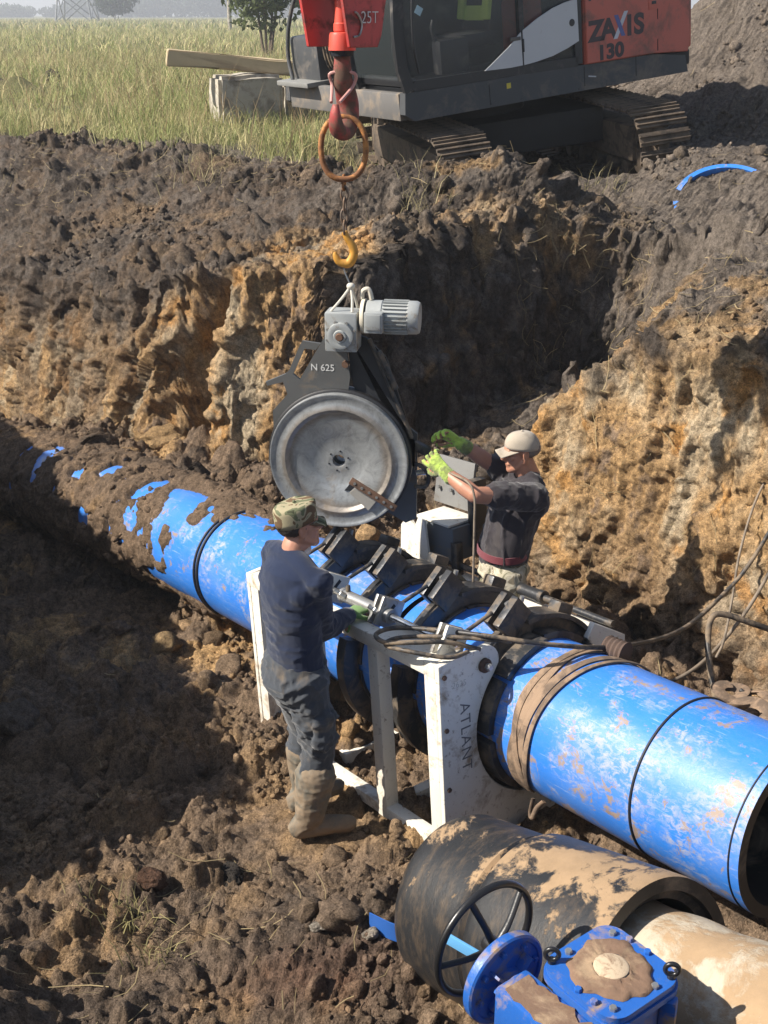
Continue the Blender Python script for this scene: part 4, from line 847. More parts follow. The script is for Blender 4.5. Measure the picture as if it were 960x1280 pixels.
# undercarriage, turned so that both tracks point at the trench
hx, hy = .28, .96; MU = np.eye(4); MU[:3, 0] = (hx, hy, 0); MU[:3, 1] = (-hy, hx, 0); MU[:3, 2] = (0, 0, 1); MU[:3, 3] = (-.30, .28, -.03)
def U(p): return app(MU, p)
class UB(MB):
    def build(s, *a, **k): s.v = [app(MU, s.verts())]; return MB.build(s, *a, **k)
def track_path(L=1.42, r=.36, zc=.40, n=46):
    per = 4 * L + 2 * math.pi * r; out = []
    for i in range(n):
        d = per * i / n
        if d < 2 * L: out.append((-L + d, zc + r, 0))
        elif d < 2 * L + math.pi * r: a = (d - 2 * L) / r; out.append((L + r * math.sin(a), zc + r * math.cos(a), a))
        elif d < 4 * L + math.pi * r: e = d - 2 * L - math.pi * r; out.append((L - e, zc - r, math.pi))
        else: a = (d - 4 * L - math.pi * r) / r; out.append((-L - r * math.sin(a), zc - r * math.cos(a), math.pi + a))
    return out
shoe_me = None
for side in (1, -1):
    tr = UB().box((0, side * 1.0, .42), (2.7, .30, .34), None, .03).build('track', M_TRK, ex)
    for (x, z, a) in track_path():
        if shoe_me is None:
            sm = MB().box((0, 0, 0), (.128, .52, .022), None, .004); sm.box((-.03, 0, .024), (.014, .52, .03)); sm.box((.03, 0, .022), (.012, .52, .026)); sm.box((0, 0, -.03), (.10, .16, .04))
            so = sm.build('track_shoe', M_TRK, tr); shoe_me = so.data
        else: so = bpy.data.objects.new('track_shoe', shoe_me); COL.objects.link(so); so.parent = tr
        ML = np.eye(4); ca, sa = math.cos(-a), math.sin(-a); ML[:3, 0] = (ca, 0, sa); ML[:3, 2] = (-sa, 0, ca); ML[:3, 3] = (x, side * 1.0, z)
        so.matrix_local = Matrix((MU @ ML).tolist())
    for x in (-1.42, 1.42): UB().lathe([(.06, -.10), (.10, -.11), (.29, -.08), (.33, -.05), (.33, .05), (.29, .08), (.10, .11), (.06, .10)], (x, side * 1.0, .40), (0, 1, 0), 28, close_prof=True).build('idler_wheel', M_TRK, tr)
    for k in range(7): UB().lathe([(.0, -.13), (.08, -.13), (.08, .13), (0, .13)], (-1.1 + k * .37, side * 1.0, .155), (0, 1, 0), 14).build('roller', M_TRK, tr)
UB().box((0, 0, .55), (1.3, 1.75, .36), None, .05).build('undercarriage', M_BELLY, ex)
MB().lathe([(.2, .72), (.62, .72), (.62, .94), (.2, .94)], n=40).build('swing_ring', M_BELLY, ex)
# revolving frame and skirt
MB().box((-.36, 0, 1.02), (3.50, 2.36, .16), None, .02).build('turntable', M_BELLY, ex)
def sideM(y, t=0): return np.array([[1, 0, 0, 0], [0, 0, -1, y], [0, 1, 0, 0], [0, 0, 0, 1.0]])        # outline (x, z) -> plane y, thickness towards -y
sk = MB().prism([(1.42, .93), (1.52, 1.00), (1.50, 1.19), (-.61, 1.145), (-1.55, 1.12), (-1.98, 1.05), (-2.02, .88)], .10, sideM(1.25)).build('side_skirt', M_EXD, ex, 30)
MB().box((-.72, 1.2515, 1.02), (.10, .002, .012), rot('Y', -10)).build('paint_chip', M_EXW, sk)
MB().box((.32, 1.2515, 1.085), (.05, .002, .05)).build('warning_label', paint('yellow_label', (.6, .48, .05), .5), sk)
MB().prism([(1.42, .93), (1.52, 1.00), (1.50, 1.19), (-.61, 1.145), (-2.02, .88)], .10, sideM(-1.15)).build('side_skirt', M_EXD, ex, 30)
MB().box((1.47, .0, 1.06), (.09, 2.29, .25), None, .015).build('front_skirt', paint('scuffed_grey_skirt', (.13, .125, .12), .6, dirt=(.22, .18, .14), dirt_amt=.4), ex)
# cab
cab = MB().prism([(1.50, 1.192), (1.56, 1.6), (1.53, 2.1), (1.33, 2.72), (1.2, 2.80), (-.45, 2.80), (-.60, 2.70), (-.60, 1.15)], .05, sideM(.30)).build('cab', M_EXB, ex, 30)
def bar_(pts, w, t=.05, y=1.25, name='cab_pillar', m=None, par=None):
    """frame member of the cab side: a strip of width w along (x, z) points"""
    p = np.array(pts, float); mb = MB(); v = []; f = []
    d = np.gradient(p, axis=0); d /= np.linalg.norm(d, axis=1)[:, None]; nn = np.stack([-d[:, 1], d[:, 0]], 1) * w / 2
    for i in range(len(p)):
        for (q, yy) in ((p[i] + nn[i], y), (p[i] - nn[i], y), (p[i] - nn[i], y - t), (p[i] + nn[i], y - t)): v.append([q[0], yy, q[1]])
    for i in range(len(p) - 1):
        for k in range(4): k2 = (k + 1) % 4; f.append((i * 4 + k, (i + 1) * 4 + k, (i + 1) * 4 + k2, i * 4 + k2))
    f.append((3, 2, 1, 0)); f.append(tuple((len(p) - 1) * 4 + k for k in range(4))); return mb.add(v, f).build(name, m or M_EXB, par or cab, 40)
front = [(1.44, 1.20), (1.50, 1.4), (1.51, 1.7), (1.48, 2.1), (1.38, 2.5), (1.27, 2.73)]
bar_(front, .11); bar_([(1.40, 1.24), (.4, 1.215), (-.55, 1.185)], .09); bar_([(-.56, 1.16), (-.56, 2.70)], .09); bar_([(1.27, 2.73), (-.56, 2.73)], .10); bar_([(.13, 1.24), (.13, 1.9), (.16, 2.70)], .055, y=1.252)
for y in (.36,): bar_(front, .10, y=y)
for z, x in ((1.27, 1.40), (2.7, 1.22)): MB().box((x, .78, z), (.08, .88, .08), None, .01).build('cab_cross_bar', M_EXB, cab)
MB().box((.42, .78, 2.79), (1.95, 1.0, .07), None, .03).build('cab_roof', M_EXB, cab)
MB().box((-.575, .78, 1.97), (.05, .90, 1.6), None, .01).build('cab_back', M_EXB, cab)
MB().box((.45, .78, 1.19), (1.9, .90, .05), None, .01).build('cab_floor', M_EXB, cab)
MB().prism([(1.43, 1.24), (1.46, 1.5), (1.46, 1.8), (1.40, 2.2), (1.24, 2.69), (.16, 2.69), (.13, 1.24)], .006, sideM(1.222)).build('door_glass', M_GLASS, cab, 0)
MB().prism([(.12, 1.22), (.15, 2.69), (-.53, 2.69), (-.53, 1.21)], .006, sideM(1.222)).build('rear_side_glass', M_GLASS, cab, 0)
fg = MB(); fv = []
for (x, z) in [(1.50, 1.3), (1.53, 1.7), (1.50, 2.1), (1.40, 2.5), (1.30, 2.7)]: fv += [(x, .36, z), (x, 1.2, z)]
fg.add(fv, [(2 * i, 2 * i + 1, 2 * i + 3, 2 * i + 2) for i in range(4)]).build('windscreen', M_GLASS, cab, 60)
# silver swoosh on the door and body
MB().prism([(.60, 1.262), (.45, 1.35), (.30, 1.44), (.155, 1.55), (.15, 1.25), (.30, 1.248)], .012, sideM(1.268)).build('swoosh_panel', M_EXW, cab, 30)
MB().prism([(.13, 1.565), (-.05, 1.65), (-.24, 1.72), (-.40, 1.755), (-.54, 1.77), (-.55, 1.38), (-.40, 1.33), (-.22, 1.285), (.0, 1.258), (.13, 1.25)], .012, sideM(1.268)).build('swoosh_panel', M_EXW, cab, 30)
MB().lathe([(0, .006), (.03, .006), (.035, 0)], (-.47, 1.268, 1.56), (0, 1, 0), 20).build('door_lock', M_EXB, cab)
MB().box((.135, 1.272, 1.43), (.02, .008, .12), None, .002).build('door_hinge', M_EXB, cab)
MB().prism([(1.31, 1.87), (1.27, 1.93), (1.21, 1.89), (1.25, 1.83)], .002, sideM(1.225)).build('window_sticker', paint('pale_sticker', (.35, .50, .56), .6), cab, 0)
# seat with a lime vest over its back, console and levers
st_ = MB().box((.42, .72, 1.52), (.5, .5, .14), None, .05).build('seat', M_EXB, cab); MB().box((.20, .72, 1.85), (.14, .48, .62), rot('Y', -10), .05).build('seat_back', M_EXB, st_)
vs = MB()
for (y, w) in ((.50, .11), (.92, .11)): vs.box((.275, y, 1.90), (.05, w, .44), rot('Y', -10), .015)
vs.box((.28, .71, 1.74), (.04, .34, .14), rot('Y', -10), .015)
tag(vs.build('safety_vest', paint('lime_vest', (.52, .68, .16), .8), None), 'lime yellow safety vest hung over the excavator seat', 'vest'); bpy.data.objects['safety_vest'].matrix_world = Matrix(MX.tolist())
MB().box((.80, 1.0, 1.42), (.34, .16, .32), None, .04).build('console', M_EXB, cab); MB().tube(sp([(.95, .98, 1.55), (.98, .98, 1.68), (.96, .98, 1.76)], 5), .018, 8).build('lever', M_EXB, cab)
MB().tube(sp([(1.15, .6, 1.25), (1.2, .6, 1.5), (1.16, .6, 1.7)], 5), .015, 8).build('lever', M_EXB, cab)
# engine house and counterweight
hs = MB().box((-1.35, .74, 1.60), (1.44, 1.02, .96), None, .03).build('engine_house', M_EXO, ex)
pn_ = MB().prism([(-.64, 1.145), (-.64, 2.06), (-1.56, 2.06), (-2.0, 2.02), (-2.02, 1.20), (-2.0, 1.085), (-1.5, 1.13)], .025, sideM(1.275)).build('side_panel', M_EXO, ex, 30)
bv = pn_.modifiers.new('edge', 'BEVEL'); bv.width = .012; bv.segments = 3
MB().box((-1.05, -.0, 1.55), (.9, 2.3, .8), None, .05).build('engine_hood', M_EXO, ex)
MB().lathe([(.95, 1.02), (1.0, 1.08), (1.0, 1.75), (.93, 1.9), (.3, 1.92)], (-1.28, 0, 0), (0, 0, 1), 40, a0=math.pi / 2 * 0, a1=math.pi * 2 - .001).build('counterweight', M_EXO, ex, 50)
MB().box((-1.52, 1.2785, 1.62), (.13, .006, .13), None, .004).build('panel_latch', M_EXO, pn_); MB().box((-1.52, 1.2825, 1.62), (.06, .004, .03), None, .001).build('latch_handle', M_EXB, pn_)
MB().lathe([(.115, .0), (.12, .003), (.0, .004)], (-1.50, 1.2752, 1.36), (0, 1, 0), 32).build('round_emboss', M_EXO, pn_)
M_LET = paint('dark_lettering', (.05, .035, .04), .5)
def sidetext(x, z, tilt=0):
    M = np.eye(4); M[:3, 0] = (-1, 0, 0); M[:3, 1] = (0, 0, 1); M[:3, 2] = (0, 1, 0); M[:3, 3] = (x, 1.2765, z); return M
def glyph(body, x, z, size, m, **k): return lettering('lettering', body, size, sidetext(x, z), m, pn_, **k)
for ch, x in (('Z', -.765), ('A', -.925), ('I', -1.195), ('S', -1.325)):
    Mg = sidetext(x, 1.435); Mg[:3, 0] *= 1.12; lettering('lettering', ch, .265, Mg, M_LET, pn_, bold=.011, depth=.0006)
Mx = sidetext(-1.072, 1.45); Mx[:3, 0] *= 1.15; Mx[:3, 1] *= 1.12
for poly, m in (([(-.075, -.10), (-.03, -.10), (.095, .12), (.05, .12)], paint('white_stroke', (.55, .56, .6), .5)), ([(-.065, .10), (-.02, .10), (.06, -.085), (.015, -.085)], paint('blue_stroke', (.10, .13, .33), .5))):
    M3 = Mx.copy(); M3[:3, 3] += (0, .0006 if m.name.startswith('blue') else 0, 0); MB().prism(poly, .0008, M3).build('lettering', m, pn_, 0)
Mg = sidetext(-.945, 1.225); Mg[:3, 0] *= 1.2; lettering('lettering', '130', .19, Mg, M_LET, pn_, bold=.009, depth=.0006, space=1.02)
glyph('HITACHI', -1.10, 1.80, .22, M_LET, bold=.005, depth=.0006)
# front right: battery box, step, handrail, boom foot
MB().box((1.0, -.83, 1.42), (.9, .62, .46), None, .04).build('battery_box', M_EXD, ex)
MB().box((1.46, -.83, 1.20), (.35, .72, .05), None, .01).build('step_plate', paint('grey_step', (.20, .20, .19), .6), ex)
MB().tube(sp([(1.52, -1.02, 1.22), (1.50, -1.10, 1.45), (1.47, -1.06, 1.75), (1.38, -.98, 2.05), (1.2, -.95, 2.25), (1.0, -.95, 2.2)], 8), .022, 10).build('handrail', M_EXD, ex)
bm_ = MB().prism([(.55, 1.15), (1.05, 1.25), (1.55, 2.3), (2.3, 4.4), (2.0, 4.5), (1.1, 2.6), (.6, 1.7)], .34, sideM(.15)).build('boom', M_EXD, ex, 30)
for y in (.06, -.10): MB().tube(sp([(1.2, y, 1.3), (1.5, y, 1.7), (1.68, y, 2.3), (2.0, y, 3.0)], 6), .02, 8).build('boom_hose', M_HOSE, bm_)
for y in (.19, -.23): MB().box((.8, y, 1.35), (.6, .06, .55), None, .03).build('boom_bracket', M_EXD, ex)

# grab rail, door handle, seams, rivets
MB().tube(sp([(1.36, 1.30, 1.35), (1.40, 1.31, 1.6), (1.38, 1.31, 1.95), (1.33, 1.30, 2.1)], 6), .014, 8).build('grab_rail', M_EXB, cab)
MB().box((.22, 1.262, 1.50), (.12, .02, .035), None, .006).build('door_handle', M_EXD, cab)
M_SEAM = paint('seam_black', (.012, .012, .012), .8)  # black joints between the panels
for x in (-1.575,): MB().box((x, 1.2755, 1.60), (.010, .002, .90)).build('panel_seam', M_SEAM, pn_)
for x in (.55, -.62, -1.3): MB().box((x, 1.2505, 1.035), (.008, .002, .19), rot('Y', 1)).build('skirt_seam', M_SEAM, sk)
for k in range(9): MB().lathe([(0, .004), (.009, .004), (.011, 0)], (1.25 - .36 * k, 1.25, .965 - .008 * k), (0, 1, 0), 8).build('bolt', M_EXD, sk)
MB().tube(sp([(1.50, .30, 1.25), (1.56, .28, 1.6), (1.52, .27, 2.1), (1.42, .26, 2.6)], 6), .018, 8).build('hand_rail', M_EXB, ex)
for k in range(4): MB().tube(sp([(1.15, -.30 + .07 * k, 1.15), (1.42, -.32 + .07 * k, 1.35), (1.50, -.30 + .06 * k, 1.7), (1.62, -.25 + .05 * k, 2.3)], 6), .017, 8).build('hydraulic_hose', M_HOSE, ex)
# ------------------------------------------------------------------ people
def fuse(mb, voxel, smooth=4, fold=None, name='body'):
    """merge overlapping shapes into one continuous skin"""
    me = bpy.data.meshes.new(name); me.from_pydata(mb.verts().tolist(), [], mb.f); o = bpy.data.objects.new(name, me); COL.objects.link(o)
    bm = bmesh.new(); bm.from_mesh(me); bmesh.ops.recalc_face_normals(bm, faces=bm.faces); bm.to_mesh(me); bm.free()
    r = o.modifiers.new('r', 'REMESH'); r.mode = 'VOXEL'; r.voxel_size = voxel; r.adaptivity = 0
    if smooth: s = o.modifiers.new('s', 'SMOOTH'); s.iterations = smooth; s.factor = .5
    dg = bpy.context.evaluated_depsgraph_get(); out = bpy.data.meshes.new_from_object(o.evaluated_get(dg)); bpy.data.objects.remove(o); bpy.data.meshes.remove(me)
    if fold is not None:
        n = len(out.vertices); co = np.empty(n * 3, np.float32); out.vertices.foreach_get('co', co); co = co.reshape(-1, 3); nn = np.empty(n * 3, np.float32); out.vertices.foreach_get('normal', nn); nn = nn.reshape(-1, 3)
        out.vertices.foreach_set('co', (co + nn * fold(co)[:, None]).astype(np.float32).ravel())
    out.update(); return out
def limb(mb, pts, rad, n=16, flat=None, up=None):
    p = sp(pts, 6); r = np.interp(np.linspace(0, 1, len(p)), np.linspace(0, 1, len(rad)), rad); mb.tube(p, r, n, flat=flat, up=up)
    f = min(flat) if flat else 1
    mb.ball(p[0], r[0] * f * .98); mb.ball(p[-1], r[-1] * f * .98); return mb
def folds(amp, f, seed, stretch=(1, 1, 1)):
    def fn(co):
        w = co + .05 * np.stack([vnoise(co, f * .7, seed + 9), vnoise(co, f * .7, seed + 10), vnoise(co, f * .7, seed + 11)], 1); r = fbm(w * np.array(stretch, np.float32), f, 3, .5, seed=seed, ridged=True)
        return amp * (np.clip(r, 0, 1) ** 1.5 * 1.5 - .35 + fbm(co, f * 2.2, 2, seed=seed + 5) * .3)
    return fn
def unit(v): v = np.asarray(v, float); return v / np.linalg.norm(v)
def hand(mb, wrist, d, palm, curl=35, spread=6, thumb=1, s=1.0, r=.0095):
    """palm, four fingers and a thumb; d along the hand, palm = direction the palm faces"""
    x = unit(d); z = unit(np.asarray(palm) - x * np.dot(palm, x)); y = np.cross(z, x) * thumb      # y points to the thumb
    L = lambda a, b, c: np.asarray(wrist) + s * (x * a + y * b + z * c)
    limb(mb, [L(-.03, 0, 0), L(.03, 0, 0), L(.085, 0, .004)], [.029 * s, .038 * s, .044 * s], flat=(1, .40), up=z)
    for (b, ln, c) in ((.034, .075, 0), (.0115, .083, 5), (-.0115, .077, 10), (-.034, .060, 18)):
        p = np.array([.088, b, .003]); pts = [L(*p)]; a = math.radians(curl * .45 + c)
        for k, fr in enumerate((.45, .30, .25)):
            p = p + np.array([math.cos(a) * ln * fr, b * .25 * fr, math.sin(a) * ln * fr]); pts.append(L(*p)); a += math.radians(curl)
        limb(mb, pts, [r * s * 1.08, r * s, r * s * .95, r * s * .85], 10)
    limb(mb, [L(.018, .026, .006), L(.045, .052, .018), L(.072, .062, .032), L(.092, .058, .044)], [.013 * s, .012 * s, .011 * s, .009 * s], 10)
    return mb
HS = .88
def head_mb(mb, c, fwd, up, jaw=1.0):
    real = mb; mb = MB(); c0 = np.asarray(c, float)
    f = unit(fwd); u = unit(np.asarray(up) - f * np.dot(up, f)); l = np.cross(u, f); R = np.stack([f, l, u], 1)
    P = lambda a, b, z: np.asarray(c) + f * a + l * b + u * z
    mb.ball(P(-.012, 0, .030), (.098, .076, .080), 20, 14, R)                       # cranium
    mb.ball(P(.030, 0, -.035), (.062, .062, .085), 18, 12, R)                       # face
    limb(mb, [P(.040, .028, -.090), P(.070, 0, -.108), P(.040, -.028, -.090)], [.026 * jaw] * 3, 12)   # jaw and chin
    limb(mb, [P(-.01, .055, -.05), P(.045, .035, -.092)], [.024, .022], 12); limb(mb, [P(-.01, -.055, -.05), P(.045, -.035, -.092)], [.024, .022], 12)
    limb(mb, [P(.083, 0, .012), P(.105, 0, -.022), P(.113, 0, -.034), P(.094, 0, -.046)], [.010, .013, .015, .012], 12)   # nose
    limb(mb, [P(.080, .036, .020), P(.092, 0, .018), P(.080, -.036, .020)], [.012] * 3, 12)          # brow
    for s in (-1, 1): mb.ball(P(.066, s * .040, -.022), (.022, .022, .018), 12, 8, R)                # cheek bones
    limb(mb, [P(.084, .022, -.070), P(.094, 0, -.068), P(.084, -.022, -.070)], [.0075] * 3, 10); limb(mb, [P(.082, .018, -.082), P(.091, 0, -.082), P(.082, -.018, -.082)], [.008] * 3, 10)  # lips
    for s in (-1, 1):
        t = np.linspace(-.6, 4.4, 9); limb(mb, [P(-.012 - .014 * math.cos(a), s * (.074 + .008 * (k / 8)), -.012 + .030 * math.sin(a)) for k, a in enumerate(t)], [.0065] * 9, 8); mb.ball(P(-.010, s * .072, -.012), (.012, .008, .022), 10, 8, R)
    real.add(c0 + (mb.verts() - c0) * HS, mb.f); return P, R
def skin(name, c):
    m, nt, b = newmat(name); n = noise_node(nt, 14, 5, .6); n2 = noise_node(nt, 55, 3)
    k = mix(nt, n, tuple(x * .72 for x in c), tuple(min(1, x * 1.2) for x in c)); nt.links.new(k, b.inputs['Base Color']); b.inputs['Roughness'].default_value = .5
    b.inputs['Subsurface Weight'].default_value = .08; b.inputs['Subsurface Radius'].default_value = (.01, .004, .002); bump(nt, b, n2, .12, .003); return m
def cloth(name, c, rough=.9, weave=220, dirt=None, amt=.3):
    m = paint(name, c, rough, 0, .22, dirt=dirt, dirt_amt=amt, dirt_scale=5, bmp=.35, spec=.2, fine=weave); m.node_tree.nodes['Principled BSDF'].inputs['Sheen Weight'].default_value = .25; return m
def camo(name, cols, scale):
    m, nt, b = newmat(name); n1 = noise_node(nt, scale, 2, .5, dist=1.2); r = N(nt, 'ShaderNodeValToRGB'); r.color_ramp.interpolation = 'CONSTANT'; e = r.color_ramp.elements
    pos = [0, .40, .49, .58]
    while len(e) < 4: e.new(.5)
    for i in range(4): e[i].position = pos[i]; e[i].color = (*cols[i], 1)
    nt.links.new(n1, r.inputs[0]); nt.links.new(r.outputs[0], b.inputs['Base Color']); b.inputs['Roughness'].default_value = .9; b.inputs['Specular IOR Level'].default_value = .2; bump(nt, b, noise_node(nt, 200, 3), .3, .003); return m
def cap(par, c, fwd, up, m, brim_len, brim_w, droop, flat_top=False, name='cap'):
    c = np.asarray(c, float)
    def sc(vs): return [c + (np.asarray(q) - c) * HS for q in vs]
    f = unit(fwd); u = unit(np.asarray(up) - f * np.dot(up, f)); l = np.cross(u, f); R = np.stack([f, l, u], 1); mb = MB(); v = []; fa = []
    K, M_ = 40, 12
    for j in range(M_ + 1):
        q = j / M_
        if flat_top: rr, hh = [(1.0, 0), (1.015, .25), (1.02, .5), (1.02, .7), (1.0, .85), (.93, .93), (.80, .975), (.62, .99), (.45, 1.0), (.3, 1.0), (.2, 1.0), (.1, 1.0), (.01, 1.0)][j]
        else: a = q * math.pi / 2; rr, hh = math.cos(a) ** .85, math.sin(a) ** .90
        for k in range(K):
            a = 2 * math.pi * k / K; v.append(np.asarray(c) + f * (-.010 + .108 * rr * math.cos(a)) + l * (.087 * rr * math.sin(a)) + u * (.022 + (.103 if flat_top else .099) * hh - .012 * (1 - q) * math.cos(a) * -1))
    for j in range(M_):
        for k in range(K): k2 = (k + 1) % K; fa.append((j * K + k, j * K + k2, (j + 1) * K + k2, (j + 1) * K + k))
    vv_ = np.array(sc(v)); vv_ = vv_ + ((vv_ - c) / np.linalg.norm(vv_ - c, axis=1)[:, None]) * (.004 * fbm(vv_, 16, 3, seed=471) - .0015 * (np.abs(np.sin(np.tile(np.arange(K), M_ + 1) * 2 * math.pi / K * 3)) < .12))[:, None]
    o = mb.add(vv_, fa).build(name, m, par, 70); so = o.modifiers.new('t', 'SOLIDIFY'); so.thickness = .004
    bv_ = []; bf = []; nb = 22; nr = 7
    for j in range(nr + 1):
        for i in range(nb + 1):
            a = math.radians(-68 + 136 * i / nb); q = j / nr; w = math.sin(a)
            edge = f * (.095 * math.cos(a) * 1.0 - .008) + l * (.086 * math.sin(a)); tip = f * (.075 + brim_len * (1 - .28 * abs(w) ** 2.2)) * 1.0 + l * (brim_w * w)
            p = edge * (1 - q) + tip * q; bv_.append(np.asarray(c) + p + u * (.026 - droop * q - .030 * q * w * w - .006 * (1 - q)))
    for j in range(nr):
        for i in range(nb): b0 = j * (nb + 1) + i; bf.append((b0, b0 + 1, b0 + nb + 2, b0 + nb + 1))
    br = MB().add(sc(bv_), bf).build('brim', m, o, 70); so = br.modifiers.new('t', 'SOLIDIFY'); so.thickness = .005
    MB().ball(c + (u * (.127 if flat_top else .122) - f * .008) * HS, .008, 10, 6).build('cap_button', m, o)
    return o
M_SKIN = skin('sunburnt_skin', (.42, .205, .135)); M_SKIN2 = skin('tanned_skin', (.40, .19, .12))
M_LIME = cloth('lime_glove', (.42, .60, .09), .8, 160, (.15, .17, .07), .55); M_GREENG = cloth('green_glove', (.13, .24, .07), .8, 160, (.08, .08, .05), .35)

def boot(mb, ankle, heel, toe, top):
    """rubber boot: shaft from the ankle up to top, foot from heel to toe"""
    limb(mb, [top, (np.asarray(top) + ankle) / 2, ankle], [.098, .085, .068]); limb(mb, [heel + np.array([0, 0, .05]), (np.asarray(heel) + toe) / 2 + np.array([0, 0, .055]), np.asarray(toe) + np.array([0, 0, .042])], [.052, .055, .046], flat=(.95, .9)); limb(mb, [ankle, np.asarray(heel) + np.array([0, 0, .06])], [.06, .05]); return mb

# ---- man on the near side: back to the camera, navy jersey, camouflage cap
f1 = unit([.80, .60, 0]); l1 = np.array([-f1[1], f1[0], 0]); o1 = np.array([-.40, 4.80, 0.0]); gz1 = float(ground_z(o1[0], o1[1])) - .01
def B1(a, b, z): return o1 + f1 * a + l1 * b + np.array([0, 0, z])
pm = thing('person', 'man in navy jersey and camouflage cap seen from behind, hand on the white frame', 'person', [o1[0], o1[1], gz1])
inv1 = -np.array([o1[0], o1[1], gz1])
class PB(MB):
    off = inv1
def place(me, name, m, par, off, sm=180):
    me.transform(Matrix.Translation(Vector(off))); return link(name, me, m, par, sm)
hd1 = B1(.035, .0, 1.60); up1 = unit(np.array([.05, .06, 1])); hf1 = unit([.88, .42, .10])
sh_r, sh_l = B1(.015, -.165, 1.395), B1(.01, .165, 1.405)
el_r, wr_r = at(402, 788, 5.47), at(436, 768, 5.72); hn_r = unit(at(458, 756, 5.83) - wr_r)
el_l, wr_l = B1(.03, .215, 1.13), B1(.22, .10, 1.02)
mb = MB(); P_, R_h = head_mb(mb, hd1, hf1, up1); limb(mb, [B1(-.01, 0, 1.40), B1(.005, 0, 1.49), hd1 + np.array([0, 0, -.06])], [.062, .057, .058])
limb(mb, [B1(-.01, 0, .90), B1(-.01, 0, 1.1), B1(-.01, 0, 1.36)], [.09, .095, .10], flat=(1.2, .8), up=f1)
for S, E_, Wr in ((sh_r, el_r, wr_r), (sh_l, el_l, wr_l)): limb(mb, [S, E_], [.042, .036]); limb(mb, [E_, Wr], [.036, .027])
hand(mb, wr_r, hn_r, (0, 0, -1), 38, thumb=1); hand(mb, wr_l, unit(f1 + [0, 0, -.1]), (0, 0, -1), 38, thumb=-1)
body1 = place(fuse(mb, .0055, 3), 'body', M_SKIN, pm, inv1)
mb = MB(); limb(mb, [B1(-.005, 0, .86), B1(-.012, 0, .98), B1(-.015, 0, 1.12), B1(-.02, 0, 1.28), B1(-.01, 0, 1.40), B1(.0, 0, 1.455)], [.150, .142, .142, .150, .140, .075], 28, flat=(1.12, .80), up=f1)
limb(mb, [B1(0, .150, 1.42), B1(-.01, .07, 1.448), B1(-.01, 0, 1.462), B1(-.01, -.07, 1.445), B1(0, -.150, 1.415)], [.052, .06, .062, .06, .052]); limb(mb, [B1(-.03, .11, 1.33), B1(-.035, 0, 1.33), B1(-.03, -.11, 1.33)], [.075, .088, .075])
limb(mb, [sh_r, (sh_r + el_r) / 2, el_r], [.066, .060, .055]); limb(mb, [el_r, (el_r + wr_r) / 2, wr_r - .02 * unit(wr_r - el_r)], [.055, .050, .042])
limb(mb, [sh_l, (sh_l + el_l) / 2, el_l], [.066, .060, .055]); limb(mb, [el_l, (el_l + wr_l) / 2, wr_l], [.060, .053, .042])
place(fuse(mb, .007, 3, folds(.0095, 6.5, 211, (.8, .8, 2.0))), 'jersey', cloth('navy_jersey', (.012, .020, .048)), pm, inv1)
MB().tube(np.array([B1(.01 + .058 * math.cos(a), .058 * math.sin(a), 1.478 + .015 * math.cos(a)) for a in np.linspace(0, 2 * math.pi, 24, endpoint=False)]) + inv1, .016, 8, close=True, caps=False).build('neck_towel', cloth('white_towel', (.62, .55, .50), dirt=(.35, .2, .2), amt=.3), pm, 180)
gz1 += .035; hipr, hipl = B1(-.01, -.092, .88), B1(-.01, .092, .88); knr, knl = B1(.05, -.10, .49), B1(.10, .10, .50); anr, anl = B1(-.02, -.105, .13 + gz1), B1(.09, .10, .12 + gz1)
mb = MB(); limb(mb, [B1(0, 0, .96), B1(-.015, 0, .86), B1(-.01, 0, .79)], [.148, .158, .135], 24, flat=(1.14, .86), up=f1)
for H, K_, A in ((hipr, knr, anr), (hipl, knl, anl)):
    limb(mb, [H, (H + K_) / 2, K_], [.102, .092, .080]); limb(mb, [K_, (K_ + A) / 2 + f1 * -.012, A * .44 + K_ * .56], [.080, .074, .064])
limb(mb, [hipr * .35 + knr * .65 - l1 * .085 + [0, 0, .10], hipr * .35 + knr * .65 - l1 * .088 - [0, 0, .06]], [.05, .052], flat=(1.2, .55), up=l1)
place(fuse(mb, .007, 2, folds(.014, 7.5, 231, (1, 1, 1.8))), 'trousers', cloth('slate_trousers', (.048, .055, .066), dirt=(.13, .105, .08), amt=.25), pm, inv1)
for A, K_, nm in ((anr, knr, 'boot'), (anl, knl, 'boot')):
    fd = unit(f1 * .9 + np.array([.45, -.25, 0])) if A is anr else f1
    mb = MB(); base = np.array([A[0], A[1], gz1]); boot(mb, base + [0, 0, .12], base - fd * .055, base + fd * .19, A * .38 + K_ * .62 + [0, 0, .0]); place(fuse(mb, .007, 3, folds(.005, 9, 251, (1, 1, 2))), nm, paint('muddy_rubber', (.12, .115, .095), .75, dirt=(.22, .165, .11), dirt_amt=.6, dirt_scale=7, bmp=.4), pm, inv1)
mb = MB(); hand(mb, wr_r, hn_r, (0, 0, -1), 40, thumb=1, s=1.04, r=.0098); limb(mb, [wr_r - hn_r * .035, wr_r], [.034, .035]); place(fuse(mb, .004, 2), 'glove', M_GREENG, pm, inv1)
mb = MB(); hand(mb, wr_l, unit(f1 + [0, 0, -.1]), (0, 0, -1), 40, thumb=-1, s=1.04, r=.0098); place(fuse(mb, .004, 2), 'glove', M_GREENG, pm, inv1)
M_CAMO1 = camo('camouflage_cap', ((.055, .06, .035), (.12, .13, .075), (.30, .265, .17), (.13, .085, .05)), 11)
cap(pm, hd1 + inv1, hf1, up1 + np.array([0, 0, 0]), M_CAMO1, .062, .070, .020, True)
